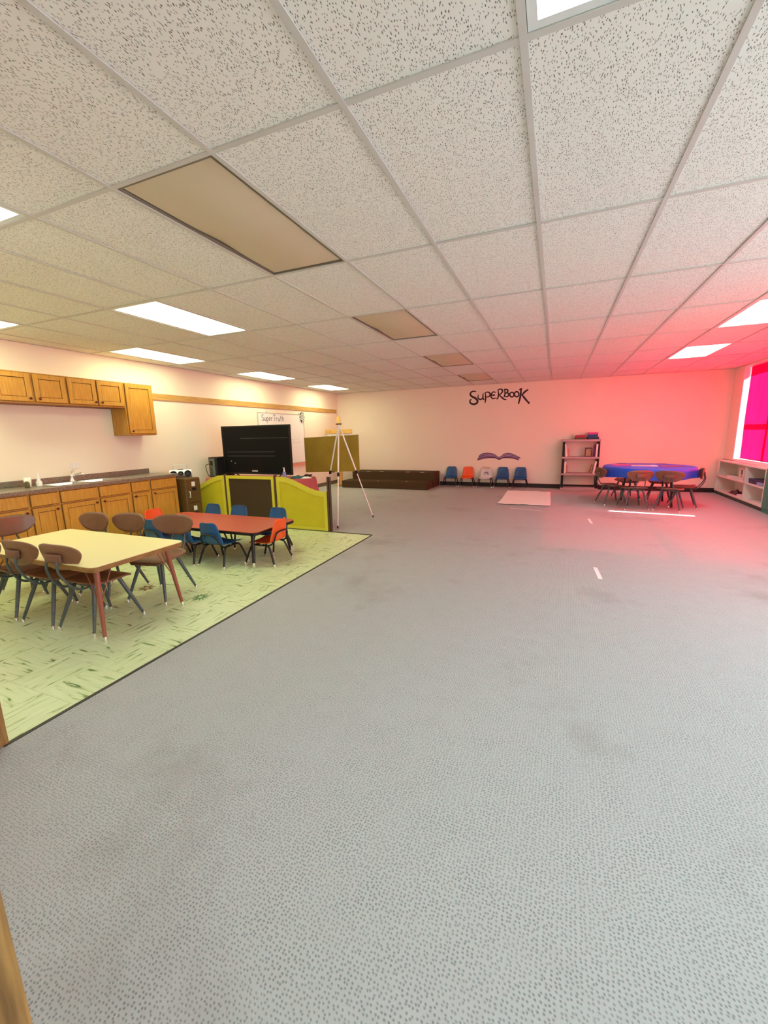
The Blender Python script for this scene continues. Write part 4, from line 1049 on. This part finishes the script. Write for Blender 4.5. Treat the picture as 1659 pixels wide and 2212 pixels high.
def sbox(name, label, cat, x, y, z, hx, hy, h, m, a=0):
    t = thing(name, label, cat, (x, y, z), R(a), 'things on the low shelves')
    B(-hx, hx, -hy, hy, 0, h * .8).build('tray', m, t, bevel=.003); B(-hx - .003, hx + .003, -hy - .003, hy + .003, h * .55, h).build('lid', m, t, bevel=.003)
sbox('storage_box', 'dark navy box on the middle board at the right of the low shelves', 'box', 3.38, 9.08, .4005, .11, .26, .085, 'navy', 2)
sbox('storage_box', 'pale blue box in front of the navy one on the low shelves', 'box', 3.255, 8.86, .4005, .012, .10, .055, 'ltblue', 0)
sbox('storage_box', 'low white box on the upper left of the low shelves', 'box', 3.32, 10.25, .4005, .06, .13, .03, 'paper', 0)
lb = thing('folded_cloth', 'dark crumpled cloth on the bottom board of the low shelves', 'cloth', (3.36, 10.05, .0955))
bunch(.18, .40, .10, 2).build('fold', 'darkprint', lb)
sbox('storage_tray', 'shallow white tray on the bottom board beside the dark cloth', 'tray', 3.33, 9.64, .0955, .06, .16, .035, 'paper', 0)

# ================================================================== things on the floor
def sheet(u, v):
    x, y = -1.0 + .965 * u + .01 * math.sin(v * 5), 8.21 + 1.90 * v
    e = min(u, 1 - u, v, 1 - v)
    z = .004 + .004 * math.sin(9 * u + 6 * v) * math.sin(7 * v - 3 * u) + .003 * math.sin(26 * u + 4 * math.sin(5 * v)) + (.018 if e < .001 and (v in (0, 1)) else 0)
    return (x - .06 * (1 - v) * (1 - u) * .3, y, max(z, .002))
o = MB().grid(sheet, 30, 40).build('floor_sheet', 'paper', None, solid=.002)
tag(o, 'large white sheet spread on the carpet in front of the far wall chairs', 'sheet')
def tape(label, x0, y0, x1, y1, w):
    L_ = math.hypot(x1 - x0, y1 - y0); a = math.atan2(y1 - y0, x1 - x0)
    o = MB().prism([(-L_ / 2, -w / 2), (L_ / 2 - .01, -w / 2), (L_ / 2, w / 4), (L_ / 2 - .006, w / 2), (-L_ / 2 + .008, w / 2)], lambda u, v: (u, v, .0005), lambda u, v: (u, v, .002)).build('floor_tape', 'tape', None, ((x0 + x1) / 2, (y0 + y1) / 2, 0), a)
    tag(o, label, 'tape', 'tape strips on the carpet')
tape('short white tape strip on the carpet, nearest the viewer', .448, 4.62, .468, 4.25, .038)
tape('short white tape strip on the carpet near the round table', .556, 7.22, .574, 6.86, .036)
tape('thin white tape strip on the carpet in front of the white sheet', -.72, 7.86, -.15, 7.72, .018)
def flower(label, x, y, r, m, n):
    pts = []
    for k in range(n * 4):
        a = 2 * PI * k / (n * 4); pts.append((r * (1, .75, .42, .75)[k % 4] * math.cos(a), r * (1, .75, .42, .75)[k % 4] * math.sin(a)))
    c_ = [(r * .22 * math.cos(2 * PI * k / (n * 4)), r * .22 * math.sin(2 * PI * k / (n * 4))) for k in range(n * 4)]
    N = n * 4
    mb = MB().add([(p[0], p[1], .0009) for p in pts] + [(p[0], p[1], .0009) for p in c_], [(k, (k + 1) % N, N + (k + 1) % N, N + k) for k in range(N)])
    tag(mb.build('flower_decal', m, None, (x, y, 0)), label, 'decal', 'flower decals on the vinyl floor')
flower('green daisy decal on the vinyl floor right of the cream table', -2.896, 2.602, .085, 'decal_green', 14)
flower('brown leaf-like decal on the vinyl floor under the cream table', -3.58, 2.60, .085, 'decal_brown', 7)
